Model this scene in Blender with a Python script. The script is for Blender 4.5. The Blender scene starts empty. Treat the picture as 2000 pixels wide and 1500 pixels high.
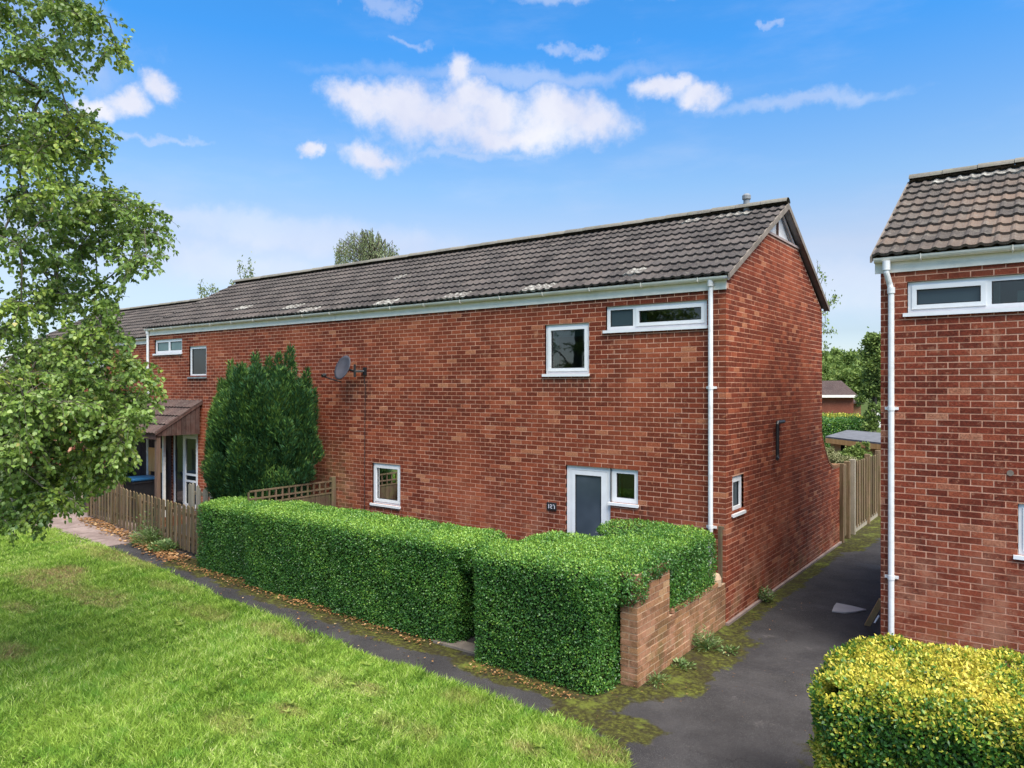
import bpy, math, random
import numpy as np
random.seed(7); RNG = np.random.default_rng(11)
S = bpy.context.scene
COL = S.collection
R_ = math.radians

# ------------------------------------------------------------------ camera, sky, sun, exposure
FOC, HZ, EYE = 1434.0, 755.0, 3.39
FW, RT, CP = (-.596, .803), (.803, .596), (3.78, -10.195)
cam_d = bpy.data.cameras.new('camera'); cam = bpy.data.objects.new('camera', cam_d); COL.objects.link(cam)
cam.location = (CP[0], CP[1], EYE); cam.rotation_euler = (R_(90), 0, math.atan2(.596, .803))
cam_d.sensor_width = 36; cam_d.lens = 36 * FOC / 2000; cam_d.shift_y = 5 / 2000
cam_d.clip_end = 3000; cam_d.clip_start = .1
S.camera = cam

def ray(x, y):
    l = (x - 1000) / FOC
    return (FW[0] + RT[0] * l, FW[1] + RT[1] * l, (HZ - y) / FOC)
def at(x, y, d):                       # photo position + distance -> place
    r = ray(x, y); return np.array((CP[0] + d * r[0], CP[1] + d * r[1], EYE + d * r[2]))
def gnd(x, y, z=0.):
    r = ray(x, y); t = (z - EYE) / r[2]; return (CP[0] + t * r[0], CP[1] + t * r[1])
def proj(X, Y, Z):
    u = X - CP[0]; w = Y - CP[1]; d = FW[0] * u + FW[1] * w; l = RT[0] * u + RT[1] * w
    d = np.maximum(d, 1e-3)
    return 1000 + FOC * l / d, HZ - FOC * (Z - EYE) / d, d

SUN_EL, SUN_AZ = R_(58), R_(116)       # azimuth from +Y towards +X
world = bpy.data.worlds.new('World'); S.world = world; world.use_nodes = True
wn, wl = world.node_tree.nodes, world.node_tree.links
wn.clear()
def W(t, **k):
    n = wn.new(t)
    for a, b in k.items(): setattr(n, a, b)
    return n
def WM(op, a, b=None, c=None, clamp=False):
    n = W('ShaderNodeMath', operation=op, use_clamp=clamp)
    for i, v in enumerate((a, b, c)):
        if v is None: continue
        if isinstance(v, (int, float)): n.inputs[i].default_value = v
        else: wl.new(v, n.inputs[i])
    return n.outputs[0]
sky = W('ShaderNodeTexSky', sky_type='NISHITA', sun_disc=False, sun_elevation=SUN_EL, sun_rotation=SUN_AZ)
sky.altitude = 50; sky.air_density = 1.0; sky.dust_density = 1.2; sky.ozone_density = 2.2
tc = W('ShaderNodeTexCoord'); sep = W('ShaderNodeSeparateXYZ'); wl.new(tc.outputs['Generated'], sep.inputs[0])
azn = WM('ARCTAN2', sep.outputs[0], sep.outputs[1]); eln = WM('ARCSINE', sep.outputs[2])
# air: whiter and brighter towards the horizon all round, deeper blue overhead
gr = W('ShaderNodeValToRGB'); wl.new(WM('MULTIPLY', eln, 2.0), gr.inputs[0])
for k_, (p_, c_) in enumerate(((0., (.85, .90, 1.05)), (.14, (.60, .60, .67)), (.36, (.84, .70, .66)), (.52, (.62, .74, .79)), (.86, (.22, .69, 1.02)))):
    el_ = gr.color_ramp.elements[k_] if k_ < 2 else gr.color_ramp.elements.new(p_)
    el_.position = p_; el_.color = (*c_, 1)
mixh = W('ShaderNodeMix', data_type='RGBA', blend_type='MULTIPLY'); mixh.inputs[0].default_value = 1; wl.new(sky.outputs[0], mixh.inputs[6]); wl.new(gr.outputs[0], mixh.inputs[7])
# clouds: puffs laid out by azimuth and elevation, edges broken by noise
nz = W('ShaderNodeTexNoise'); nz.inputs['Scale'].default_value = 13; nz.inputs['Detail'].default_value = 8; nz.inputs['Roughness'].default_value = .62
wl.new(tc.outputs['Generated'], nz.inputs['Vector'])
off = W('ShaderNodeVectorMath', operation='SUBTRACT'); wl.new(nz.outputs['Color'], off.inputs[0]); off.inputs[1].default_value = (.5, .5, .5)
offs = W('ShaderNodeVectorMath', operation='MULTIPLY'); wl.new(off.outputs[0], offs.inputs[0]); offs.inputs[1].default_value = (.085, .07, 0)
comb = W('ShaderNodeCombineXYZ'); wl.new(azn, comb.inputs[0]); wl.new(eln, comb.inputs[1])
pos = W('ShaderNodeVectorMath', operation='ADD'); wl.new(comb.outputs[0], pos.inputs[0]); wl.new(offs.outputs[0], pos.inputs[1])
def azel(x, y):
    r = ray(x, y); return math.atan2(r[0], r[1]), math.atan2(r[2], math.hypot(r[0], r[1]))
def puffs(lst, vec):
    out = None
    for (x, y, rx, ry) in lst:
        a, e = azel(x, y); a2, e2 = azel(x + rx, y); a3, e3 = azel(x, y - ry)
        ra, re = abs(a2 - a), abs(e3 - e)
        mp = W('ShaderNodeMapping'); mp.inputs['Location'].default_value = (-a / ra, -e / re, 0); mp.inputs['Scale'].default_value = (1 / ra, 1 / re, 0)
        wl.new(vec, mp.inputs['Vector'])
        ln = W('ShaderNodeVectorMath', operation='LENGTH'); wl.new(mp.outputs[0], ln.inputs[0])
        out = ln.outputs['Value'] if out is None else WM('SMOOTH_MIN', out, ln.outputs['Value'], .45)
    return out
big = puffs([(905, 150, 36, 42), (930, 195, 55, 40), (760, 205, 110, 55), (690, 190, 60, 34), (870, 235, 130, 60), (985, 215, 70, 45), (1090, 215, 100, 62),
             (1160, 240, 85, 55), (1000, 265, 190, 42), (720, 300, 70, 32), (606, 295, 26, 20), (1290, 180, 52, 30), (1365, 190, 56, 34), (1320, 172, 50, 26),
             (305, 172, 42, 32), (245, 195, 50, 30), (185, 205, 40, 30), (606, 300, 20, 16)], pos.outputs[0])
cd = W('ShaderNodeMapRange', interpolation_type='SMOOTHSTEP'); nfr = W('ShaderNodeTexNoise'); nfr.inputs['Scale'].default_value = 22; nfr.inputs['Detail'].default_value = 7; nfr.inputs['Roughness'].default_value = .6; wl.new(tc.outputs['Generated'], nfr.inputs['Vector'])
wl.new(WM('MULTIPLY_ADD', WM('SUBTRACT', nfr.outputs[0], .5), 1.5, big), cd.inputs[0])
cd.inputs[1].default_value = 1.22; cd.inputs[2].default_value = .25; cd.inputs[3].default_value = 0; cd.inputs[4].default_value = .93
pos2 = W('ShaderNodeVectorMath', operation='MULTIPLY_ADD'); wl.new(off.outputs[0], pos2.inputs[0]); pos2.inputs[1].default_value = (.30, .07, 0); wl.new(comb.outputs[0], pos2.inputs[2])
wisp = puffs([(1180, -12, 230, 18), (60, 60, 200, 130), (20, 230, 130, 90), (530, 450, 260, 34), (330, 425, 130, 26), (700, 470, 200, 40), (300, 272, 130, 9), (1130, 92, 75, 12), (1525, 45, 26, 12), (800, 85, 60, 9),
              (1560, 205, 220, 18), (1010, 150, 330, 20), (450, 520, 220, 40), (1680, 560, 150, 60), (900, 300, 170, 12), (1500, 560, 300, 70), (750, 15, 40, 26)], pos2.outputs[0])
wd = W('ShaderNodeMapRange', interpolation_type='SMOOTHSTEP'); wl.new(wisp, wd.inputs[0])
wd.inputs[1].default_value = 1.3; wd.inputs[2].default_value = .2; wd.inputs[3].default_value = 0; wd.inputs[4].default_value = .34
# thin high cloud over the whole sky, broken by a stretched noise
cmap = W('ShaderNodeMapping'); cmap.inputs['Scale'].default_value = (1.6, 1.6, 6); wl.new(tc.outputs['Generated'], cmap.inputs['Vector'])
n2 = W('ShaderNodeTexNoise'); n2.inputs['Scale'].default_value = 2.2; n2.inputs['Detail'].default_value = 7; n2.inputs['Roughness'].default_value = .6; wl.new(cmap.outputs[0], n2.inputs['Vector'])
tn = W('ShaderNodeMapRange', interpolation_type='SMOOTHSTEP'); wl.new(n2.outputs[0], tn.inputs[0])
tn.inputs[1].default_value = .48; tn.inputs[2].default_value = .78; tn.inputs[3].default_value = 0; tn.inputs[4].default_value = .14
ov = W('ShaderNodeMapRange', interpolation_type='SMOOTHSTEP'); wl.new(eln, ov.inputs[0]); ov.inputs[1].default_value = .55; ov.inputs[2].default_value = .95; ov.inputs[3].default_value = 0; ov.inputs[4].default_value = .7
dens = WM('MAXIMUM', cd.outputs[0], WM('MAXIMUM', wd.outputs[0], WM('MAXIMUM', ov.outputs[0], tn.outputs[0])), clamp=True)      # unseen cloud added overhead to brighten and whiten the fill light
# cloud body: white crowns, faintly lilac thinner parts
n3 = W('ShaderNodeTexNoise'); n3.inputs['Scale'].default_value = 7; n3.inputs['Detail'].default_value = 6; wl.new(pos.outputs[0], n3.inputs['Vector'])
cc = W('ShaderNodeMapRange'); wl.new(n3.outputs[0], cc.inputs[0]); cc.inputs[1].default_value = .35; cc.inputs[2].default_value = .62
ccol = W('ShaderNodeMix', data_type='RGBA'); wl.new(cc.outputs[0], ccol.inputs[0])
ccol.inputs[6].default_value = (2.75, 2.85, 3.5, 1); ccol.inputs[7].default_value = (3.6, 3.6, 3.8, 1)
mixc = W('ShaderNodeMix', data_type='RGBA'); wl.new(dens, mixc.inputs[0]); wl.new(mixh.outputs[2], mixc.inputs[6]); wl.new(ccol.outputs[2], mixc.inputs[7])
bg = W('ShaderNodeBackground'); bg.inputs[1].default_value = .109; wl.new(mixc.outputs[2], bg.inputs[0])
wo = W('ShaderNodeOutputWorld'); wl.new(bg.outputs[0], wo.inputs[0])

sun_d = bpy.data.lights.new('sun', 'SUN'); sun_d.energy = 3.2; sun_d.angle = R_(50); sun_d.color = (1, .94, .84)
sun = bpy.data.objects.new('sun', sun_d); COL.objects.link(sun)
sun.rotation_euler = (R_(90) - SUN_EL, 0, math.pi - SUN_AZ); sun.location = (20, -20, 30)
S.view_settings.view_transform = 'Standard'; S.view_settings.look = 'None'; S.view_settings.gamma = 1
S.view_settings.exposure = 1.3
S.view_settings.use_curve_mapping = False
S.cycles.max_bounces = 6; S.cycles.transparent_max_bounces = 8

# ------------------------------------------------------------------ helpers: meshes, tags
OFF = {}
def wloc(o):
    return OFF.get(o.name, np.zeros(3)) if o is not None else np.zeros(3)
def tag(o, label=None, cat=None, group=None, kind=None):
    if label: o['label'] = label
    if cat: o['category'] = cat
    if group: o['group'] = group
    if kind: o['kind'] = kind
    return o
def thing(name, loc, label, cat, group=None, kind=None):
    o = bpy.data.objects.new(name, None); COL.objects.link(o); o.location = loc; o.empty_display_size = .2
    OFF[o.name] = np.array(loc, float); return tag(o, label, cat, group, kind)
def link(name, me, parent=None, rnd=0., loc=None, kind=None):
    o = bpy.data.objects.new(name, me); COL.objects.link(o)
    base = wloc(parent)
    if parent is not None: o.parent = parent
    OFF[o.name] = base if loc is None else np.array(loc, float)
    if loc is not None: o.location = np.array(loc, float) - base
    o.color = (rnd, 0, 0, 1)
    if kind: o['kind'] = kind
    return o
def raw_mesh(name, V, F, mat, rnd=None, smooth=False, mi=None, mats=None):
    V = np.asarray(V, np.float32).reshape(-1, 3); me = bpy.data.meshes.new(name)
    if isinstance(F, np.ndarray):
        k = F.shape[1]; nf = len(F); me.vertices.add(len(V)); me.vertices.foreach_set('co', V.ravel())
        me.loops.add(nf * k); me.loops.foreach_set('vertex_index', F.astype(np.int32).ravel())
        me.polygons.add(nf); me.polygons.foreach_set('loop_start', np.arange(0, nf * k, k, dtype=np.int32))
        me.polygons.foreach_set('loop_total', np.full(nf, k, np.int32))
        me.update(calc_edges=True)
    else:
        me.from_pydata(V.tolist(), [], F); nf = len(F)
    if rnd is not None:
        a = me.attributes.new('rnd', 'FLOAT', 'FACE'); a.data.foreach_set('value', np.asarray(rnd, np.float32))
    for m in (mats or [mat]): me.materials.append(m)
    if mi is not None: me.polygons.foreach_set('material_index', np.asarray(mi, np.int32))
    if smooth: me.polygons.foreach_set('use_smooth', np.ones(len(me.polygons), bool))
    me.update(); return me
class MB:
    def __init__(s): s.v = []; s.f = []; s.r = []
    def add(s, vs, fs, r=0.):
        b = len(s.v); s.v += [tuple(p) for p in vs]; s.f += [tuple(i + b for i in f) for f in fs]; s.r += [r] * len(fs); return s
    def box(s, x0, x1, y0, y1, z0, z1, r=0.):
        return s.add([(x0, y0, z0), (x1, y0, z0), (x1, y1, z0), (x0, y1, z0), (x0, y0, z1), (x1, y0, z1), (x1, y1, z1), (x0, y1, z1)],
                     [(0, 3, 2, 1), (4, 5, 6, 7), (0, 1, 5, 4), (1, 2, 6, 5), (2, 3, 7, 6), (3, 0, 4, 7)], r)
    def cbox(s, x0, x1, y0, y1, z0, z1, c=.004, r=0.):      # box with bevelled edges
        vs = []; 
        for z, i in ((z0, c), (z0 + c, 0), (z1 - c, 0), (z1, c)):
            for (a, b) in ((x0, y0), (x1, y0), (x1, y1), (x0, y1)):
                sx = 1 if a == x0 else -1; sy = 1 if b == y0 else -1
                vs += [(a + sx * (c + i if i else c), b + sy * i, z), (a + sx * i, b + sy * (c + i if i else c), z)]
        fs = []
        def ring(k):
            o = 8 * k; return [o + 1, o + 0, o + 2, o + 3, o + 5, o + 4, o + 6, o + 7]
        rs = [ring(k) for k in range(4)]
        for k in range(3):
            for j in range(8):
                fs.append((rs[k][j], rs[k][(j + 1) % 8], rs[k + 1][(j + 1) % 8], rs[k + 1][j]))
        fs.append(tuple(reversed(rs[0]))); fs.append(tuple(rs[3]))
        return s.add(vs, fs, r)
    def prism(s, pts, d, r=0.):                               # closed outline (3D points) pushed along d
        n = len(pts); pts = [np.array(p, float) for p in pts]; d = np.array(d, float)
        return s.add([p for p in pts] + [p + d for p in pts], [tuple(range(n - 1, -1, -1)), tuple(range(n, 2 * n))] +
                     [(i, (i + 1) % n, n + (i + 1) % n, n + i) for i in range(n)], r)
    def tube(s, pts, rad, n=8, cap=True, r=0.):
        pts = [np.array(p, float) for p in pts]
        if not hasattr(rad, '__len__'): rad = [rad] * len(pts)
        vs = []; up = None
        for i, p in enumerate(pts):
            t = pts[min(i + 1, len(pts) - 1)] - pts[max(i - 1, 0)]; t = t / (np.linalg.norm(t) + 1e-9)
            if up is None: up = np.cross(t, (0, 0, 1)) if abs(t[2]) < .95 else np.cross(t, (1, 0, 0))
            up = up - t * np.dot(up, t); up = up / (np.linalg.norm(up) + 1e-9); b = np.cross(t, up)
            for k in range(n):
                a = 2 * math.pi * k / n; vs.append(p + rad[i] * (math.cos(a) * up + math.sin(a) * b))
        fs = [(i * n + k, i * n + (k + 1) % n, (i + 1) * n + (k + 1) % n, (i + 1) * n + k) for i in range(len(pts) - 1) for k in range(n)]
        if cap: fs += [tuple(range(n - 1, -1, -1)), tuple(range((len(pts) - 1) * n, len(pts) * n))]
        return s.add(vs, fs, r)
    def build(s, name, mat, parent=None, rnd=0., smooth=False, kind=None, xf=None):
        V = np.array(s.v, float)
        if xf is not None: V = xf(V)
        me = raw_mesh(name, V - wloc(parent), s.f, mat, s.r, smooth)
        return link(name, me, parent, rnd, kind=kind)
def wob(P, f=1., s=0.):
    x, y, z = P[:, 0] * f, P[:, 1] * f, P[:, 2] * f
    return (np.sin(x * 1.7 + y * .9 + s) + np.sin(y * 2.3 - z * 1.3 + 2 * s + 1) + np.sin(z * 2.9 + x * 1.1 + 3 * s + 2) + .6 * np.sin(x * 4.1 - y * 3.7 + z * 3.1 + s) + .5 * np.sin(x * 7.3 + z * 6.1 + y * 5.3)) / 4.1

# ------------------------------------------------------------------ helpers: materials
class NT:
    def __init__(s, name):
        s.m = bpy.data.materials.new(name); s.m.use_nodes = True; s.t = s.m.node_tree; s.n = s.t.nodes; s.l = s.t.links
        s.b = s.n['Principled BSDF']; s.out = s.n['Material Output']
    def set(s, sock, v):
        if hasattr(v, 'links') or isinstance(v, bpy.types.NodeSocket): s.l.new(v, sock)
        else: sock.default_value = v
    def nd(s, t, **k):
        n = s.n.new(t)
        for a, b in k.items(): setattr(n, a, b)
        return n
    def math(s, op, a, b=None, c=None, clamp=False):
        n = s.nd('ShaderNodeMath', operation=op, use_clamp=clamp)
        for i, v in enumerate((a, b, c)):
            if v is not None: s.set(n.inputs[i], v)
        return n.outputs[0]
    def pos(s, scale=None):
        g = s.nd('ShaderNodeNewGeometry').outputs['Position']
        if scale is None: return g
        m = s.nd('ShaderNodeMapping'); m.inputs['Scale'].default_value = scale; s.l.new(g, m.inputs['Vector']); return m.outputs[0]
    def noise(s, sc, det=4, rough=.55, vec=None, dist=0.):
        n = s.nd('ShaderNodeTexNoise'); n.inputs['Scale'].default_value = sc; n.inputs['Detail'].default_value = det; n.inputs['Roughness'].default_value = rough
        n.inputs['Distortion'].default_value = dist
        s.l.new(vec if vec is not None else s.pos(), n.inputs['Vector']); return n.outputs[0]
    def rng(s, v, a, b, c=0., d=1., smooth=True):
        n = s.nd('ShaderNodeMapRange'); n.interpolation_type = 'SMOOTHSTEP' if smooth else 'LINEAR'; s.set(n.inputs[0], v)
        for i, x in zip((1, 2, 3, 4), (a, b, c, d)): n.inputs[i].default_value = x
        return n.outputs[0]
    def ramp(s, v, stops):
        n = s.nd('ShaderNodeValToRGB'); e = n.color_ramp.elements
        while len(e) < len(stops): e.new(.5)
        for k, (p, c) in enumerate(stops): e[k].position = p; e[k].color = (*c, 1)
        s.set(n.inputs[0], v); return n.outputs[0]
    def mix(s, f, a, b, bt='MIX'):
        n = s.nd('ShaderNodeMix', data_type='RGBA', blend_type=bt); s.set(n.inputs[0], f)
        for i, v in ((6, a), (7, b)):
            s.set(n.inputs[i], (*v, 1) if isinstance(v, tuple) and len(v) == 3 else v)
        return n.outputs[2]
    def attr(s, name):
        n = s.nd('ShaderNodeAttribute', attribute_name=name); return n.outputs['Fac']
    def rnd(s):
        o = s.nd('ShaderNodeObjectInfo'); sp = s.nd('ShaderNodeSeparateColor'); s.l.new(o.outputs['Color'], sp.inputs[0])
        return s.math('FRACT', s.math('ADD', s.attr('rnd'), sp.outputs[0]))
    def bump(s, h, dist=.003, st=1.):
        n = s.nd('ShaderNodeBump'); n.inputs['Distance'].default_value = dist; n.inputs['Strength'].default_value = st; s.set(n.inputs['Height'], h)
        s.l.new(n.outputs[0], s.b.inputs['Normal'])
    def fin(s, col, rough=.8, spec=.3):
        s.set(s.b.inputs['Base Color'], (*col, 1) if isinstance(col, tuple) and len(col) == 3 else col)
        s.set(s.b.inputs['Roughness'], rough); s.b.inputs['Specular IOR Level'].default_value = spec; return s.m
def plain(name, col, rough=.5, spec=.4, var=.06, grime=0., grimecol=(.12, .11, .07)):
    t = NT(name); n = t.noise(6, 5); c = t.mix(t.rng(n, .3, .7), tuple(x * (1 - var) for x in col), tuple(min(1, x * (1 + var)) for x in col))
    if grime: c = t.mix(t.math('MULTIPLY', t.rng(t.noise(3, 7, .7, t.pos((1, 1, 2.5))), .45, .75), grime), c, grimecol)
    t.bump(t.noise(60, 3), .001, .4); return t.fin(c, rough, spec)

def brick_mat(name, dark, mid, lit, pale, stain=0., marks=()):
    t = NT(name); r = t.rnd()
    c = t.ramp(r, [(0, dark), (.38, tuple(a * .6 + b * .4 for a, b in zip(dark, mid))), (.70, mid), (.93, lit), (1., pale)])
    c = t.mix(t.rng(t.noise(38, 6, .7), .32, .66, .0, .5), c, tuple(x * 1.5 for x in mid))
    c = t.mix(t.rng(t.noise(62, 4, .7), .38, .66, 0, .55), c, tuple(x * .55 for x in dark))
    c = t.mix(t.rng(t.noise(1.0, 6, .65, t.pos((3.2, 3.2, .45))), .52, .74, 0, .45), c, tuple(x * .8 for x in dark))
    c = t.mix(t.rng(t.noise(17, 5, .7), .56, .70, 0, .5), c, pale)
    c = t.mix(t.rng(t.noise(.55, 6, .62), .44, .68, 0, .5), c, lit)                           # rubbed lighter patches
    c = t.mix(t.rng(t.noise(3.6, 7, .7), .58, .70, 0, .5), c, pale)                         # salts
    if marks:
        sx = t.nd('ShaderNodeSeparateXYZ'); t.l.new(t.pos(), sx.inputs[0]); stv = t.noise(1., 6, .7, t.pos((14, 14, .9)))
        tot = None
        for (xa, xb, zt, ln) in marks:
            a_ = t.math('MULTIPLY', t.rng(sx.outputs[0], xa - .05, xa + .05), t.rng(sx.outputs[0], xb + .05, xb - .05)); b_ = t.math('MULTIPLY', t.rng(sx.outputs[2], zt - ln, zt), t.rng(sx.outputs[2], zt + .02, zt - .02)); a_ = t.math('MULTIPLY', a_, b_)
            tot = a_ if tot is None else t.math('MAXIMUM', tot, a_)
        c = t.mix(t.math('MULTIPLY', tot, t.rng(stv, .35, .62, 0, .75)), c, (.045, .022, .016))
        al = t.math('MULTIPLY', t.math('MULTIPLY', t.rng(sx.outputs[0], -9.3, -8.7), t.rng(sx.outputs[0], -7.5, -8.3)), t.rng(sx.outputs[2], 2.7, 1.2))
        c = t.mix(t.math('MULTIPLY', al, t.rng(t.noise(4, 6, .7), .35, .62, 0, .6)), c, (.21, .16, .075))
    if stain:
        z = t.nd('ShaderNodeSeparateXYZ'); t.l.new(t.pos(), z.inputs[0])
        low = t.rng(z.outputs[2], 2.2, 0., 0, 1)
        c = t.mix(t.math('MULTIPLY', low, t.rng(t.noise(2.6, 7, .75), .44, .62, 0, stain)), c, (.42, .21, .13))
        c = t.mix(t.math('MULTIPLY', t.rng(z.outputs[2], .9, .0, 0, 1), t.rng(t.noise(3.1, 6, .7), .45, .7, 0, stain)), c, (.10, .10, .035))
    t.bump(t.noise(75, 5, .7), .006, .8); return t.fin(c, .9, .12)
def mortar_mat(name, a, b):
    t = NT(name); c = t.mix(t.rng(t.noise(2.2, 6, .65), .35, .68), a, b)
    c = t.mix(t.rng(t.noise(9, 6, .7), .40, .68, 0, .5), c, tuple(x * .55 for x in a))
    t.bump(t.noise(200, 3), .002, .6); return t.fin(c, .95, .15)
M = {}
M['brick'] = brick_mat('red_brick', (.092, .022, .013), (.22, .046, .022), (.40, .105, .048), (.58, .27, .14), .5, ((-3.2, -2.2, 3.56, .5), (-2.05, -.22, 4.24, .22), (-7.4, -6.45, 1.02, .6), (-1.45, -1.2, 1.56, .35), (-16, -14.4, 4.24, .4), (-14.2, -13.2, 3.6, .5), (-8.1, -7.3, 3.5, .9), (-16.2, 0., 4.8, .16), (-.30, -.10, 4.7, 4.6)))
M['brick_b'] = brick_mat('red_brown_brick', (.085, .021, .014), (.22, .046, .025), (.38, .105, .052), (.52, .25, .15), .75)
M['brick_old'] = brick_mat('weathered_brown_brick', (.11, .055, .032), (.26, .13, .065), (.40, .21, .10), (.54, .36, .20), .9)
M['mortar'] = mortar_mat('orange_mortar', (.66, .33, .21), (.74, .45, .32))
M['mortar_old'] = mortar_mat('pale_mortar', (.46, .32, .21), (.58, .43, .29))
M['upvc'] = plain('white_window_plastic', (.80, .80, .80), .35, .5, .03, .12, (.45, .43, .38))
M['pipe'] = plain('white_pipe_plastic', (.74, .74, .73), .45, .4, .04, .45, (.40, .38, .33))
M['fascia'] = plain('white_fascia_paint', (.82, .77, .67), .5, .4, .04, .35, (.38, .40, .33))
M['lead'] = plain('lead_grey', (.19, .20, .21), .6, .4, .2, .5, (.30, .29, .25))
M['black'] = plain('black_plastic', (.018, .018, .02), .45, .4, .2)
M['steel'] = plain('handle_metal', (.45, .45, .46), .3, .6); M['steel'].node_tree.nodes['Principled BSDF'].inputs['Metallic'].default_value = .8
M['vergeboard'] = plain('verge_undercloak', (.20, .165, .135), .85, .2, .2, .6, (.08, .075, .05))
M['paint_panel'] = plain('white_gable_board', (.62, .61, .60), .6, .3, .06, .5, (.35, .32, .28))
M['trim'] = plain('faded_trim_board', (.36, .27, .24), .7, .3, .12, .4)
M['dish'] = plain('grey_dish_mesh', (.052, .050, .060), .6, .4, .2, .5, (.06, .05, .055))
M['cream'] = plain('painted_timber', (.66, .64, .60), .5, .4, .05, .4, (.3, .28, .22))

def glass_mat(name, col, rough, tint2=None):
    t = NT(name); n = t.noise(1.3, 3, .5, t.pos((1, 1, .8)))
    c = t.mix(t.rng(n, .35, .7), col, tint2 or tuple(x * 1.6 for x in col)); t.fin(c, rough, .6); t.b.inputs['IOR'].default_value = 1.5
    t.bump(t.noise(2.5, 2), .004, .25); return t.m
def clear_glass(name, tint):
    t = NT(name); t.n.remove(t.b); gl = t.nd('ShaderNodeBsdfGlossy'); gl.inputs['Roughness'].default_value = .02; tr = t.nd('ShaderNodeBsdfTransparent'); tr.inputs[0].default_value = (*tint, 1)
    fr = t.nd('ShaderNodeFresnel'); fr.inputs[0].default_value = 1.55; bp = t.nd('ShaderNodeBump'); bp.inputs['Distance'].default_value = .003; bp.inputs['Strength'].default_value = .3
    t.l.new(t.noise(2.2, 2), bp.inputs['Height']); t.l.new(bp.outputs[0], gl.inputs['Normal']); t.l.new(bp.outputs[0], fr.inputs['Normal'])
    mx = t.nd('ShaderNodeMixShader'); t.l.new(t.math('MULTIPLY', fr.outputs[0], 1.5, clamp=True), mx.inputs[0]); t.l.new(tr.outputs[0], mx.inputs[1]); t.l.new(gl.outputs[0], mx.inputs[2]); t.l.new(mx.outputs[0], t.out.inputs[0]); return t.m
M['deep_glass'] = glass_mat('dark_door_glass', (.010, .013, .016), .06, (.018, .024, .028))
M['dark_glass'] = clear_glass('window_glass', (.55, .66, .64))
M['curtain'] = plain('curtain_cloth', (.42, .44, .40), .9, .1, .12)
M['room'] = plain('room_plaster', (.20, .21, .19), .9, .1)
M['frosted'] = glass_mat('obscured_glass', (.030, .050, .060), .28, (.050, .075, .085))
M['door_glass'] = glass_mat('frosted_door_glass', (.045, .060, .078), .2, (.085, .105, .13))
M['aqua_glass'] = glass_mat('pale_obscured_glass', (.10, .17, .17), .25, (.16, .25, .24))
M['spacer'] = plain('glazing_spacer', (.25, .26, .27), .5)
M['blind'] = plain('roller_blind', (.30, .36, .36), .8, .2)

def tile_mat(name, a, b, c3, lich, lam):
    t = NT(name); r = t.rnd(); c = t.ramp(r, [(0, a), (.5, b), (1., c3)])
    c = t.mix(t.rng(t.noise(24, 6, .7), .35, .68, 0, .6), c, tuple(x * 1.6 for x in b))
    c = t.mix(t.rng(t.noise(7, 7, .75), .53, .66, 0, lam), c, lich)
    c = t.mix(t.rng(t.noise(110, 3, .6), .55, .68, 0, .5), c, (.32, .31, .26))
    c = t.mix(t.rng(t.noise(1.4, 5), .5, .7, 0, .35), c, tuple(x * .6 for x in a))
    t.bump(t.noise(120, 4, .7), .003, .8); return t.fin(c, .92, .2)
M['tile'] = tile_mat('grey_brown_roof_tile', (.032, .026, .025), (.058, .048, .045), (.095, .076, .068), (.17, .15, .125), .5)
M['tile_b'] = tile_mat('buff_brown_roof_tile', (.044, .037, .034), (.085, .067, .056), (.17, .112, .080), (.19, .17, .14), .6)
M['tile_red'] = tile_mat('porch_roof_tile', (.045, .028, .026), (.070, .043, .038), (.10, .062, .052), (.14, .12, .10), .4)
M['ridge'] = tile_mat('ridge_tile', (.11, .10, .085), (.16, .145, .12), (.20, .18, .15), (.22, .23, .14), .7)
t = NT('pale_lichen_tile'); c = t.mix(t.rng(t.noise(13, 7, .8), .46, .60), (.10, .085, .075), (.36, .35, .31)); t.bump(t.noise(90, 4), .003, .8)
M['tile_lichen'] = t.fin(c, .9, .2)

def wood_mat(name, a, b, green=0., gc=(.13, .15, .05)):
    t = NT(name); v = t.pos((22, 22, 1.2)); n = t.noise(1., 6, .65, v); c = t.mix(t.rng(n, .3, .7), a, b)
    c = t.mix(t.math('MULTIPLY', t.rnd(), .7), c, tuple(x * .45 for x in a))
    if green: c = t.mix(t.rng(t.noise(5, 6, .7), .42, .66, 0, green), c, gc)
    t.bump(n, .004, .5); return t.fin(c, .85, .2)
M['fence'] = wood_mat('weathered_fence_timber', (.13, .085, .048), (.29, .20, .12), .45, (.12, .12, .04))
M['fence_pale'] = wood_mat('silvered_fence_timber', (.30, .25, .19), (.42, .36, .28), .25, (.20, .20, .10))
M['fence_brown'] = wood_mat('brown_trellis_timber', (.095, .062, .040), (.17, .115, .075), .35)
M['cladding'] = wood_mat('brown_cladding', (.055, .028, .023), (.11, .058, .046), .15, (.20, .17, .15))
M['post'] = wood_mat('porch_post_timber', (.095, .058, .042), (.16, .10, .075), .1)
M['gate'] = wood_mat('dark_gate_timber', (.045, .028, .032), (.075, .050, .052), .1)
M['shed'] = wood_mat('orange_shed_timber', (.55, .27, .09), (.75, .42, .17), 0)
M['plank'] = wood_mat('fresh_plank', (.40, .27, .13), (.52, .37, .19), 0)
M['bark'] = wood_mat('bark', (.060, .048, .038), (.16, .135, .11), .3)
M['felt'] = plain('roofing_felt', (.13, .13, .14), .9, .2, .2, .3, (.2, .2, .2))

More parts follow.
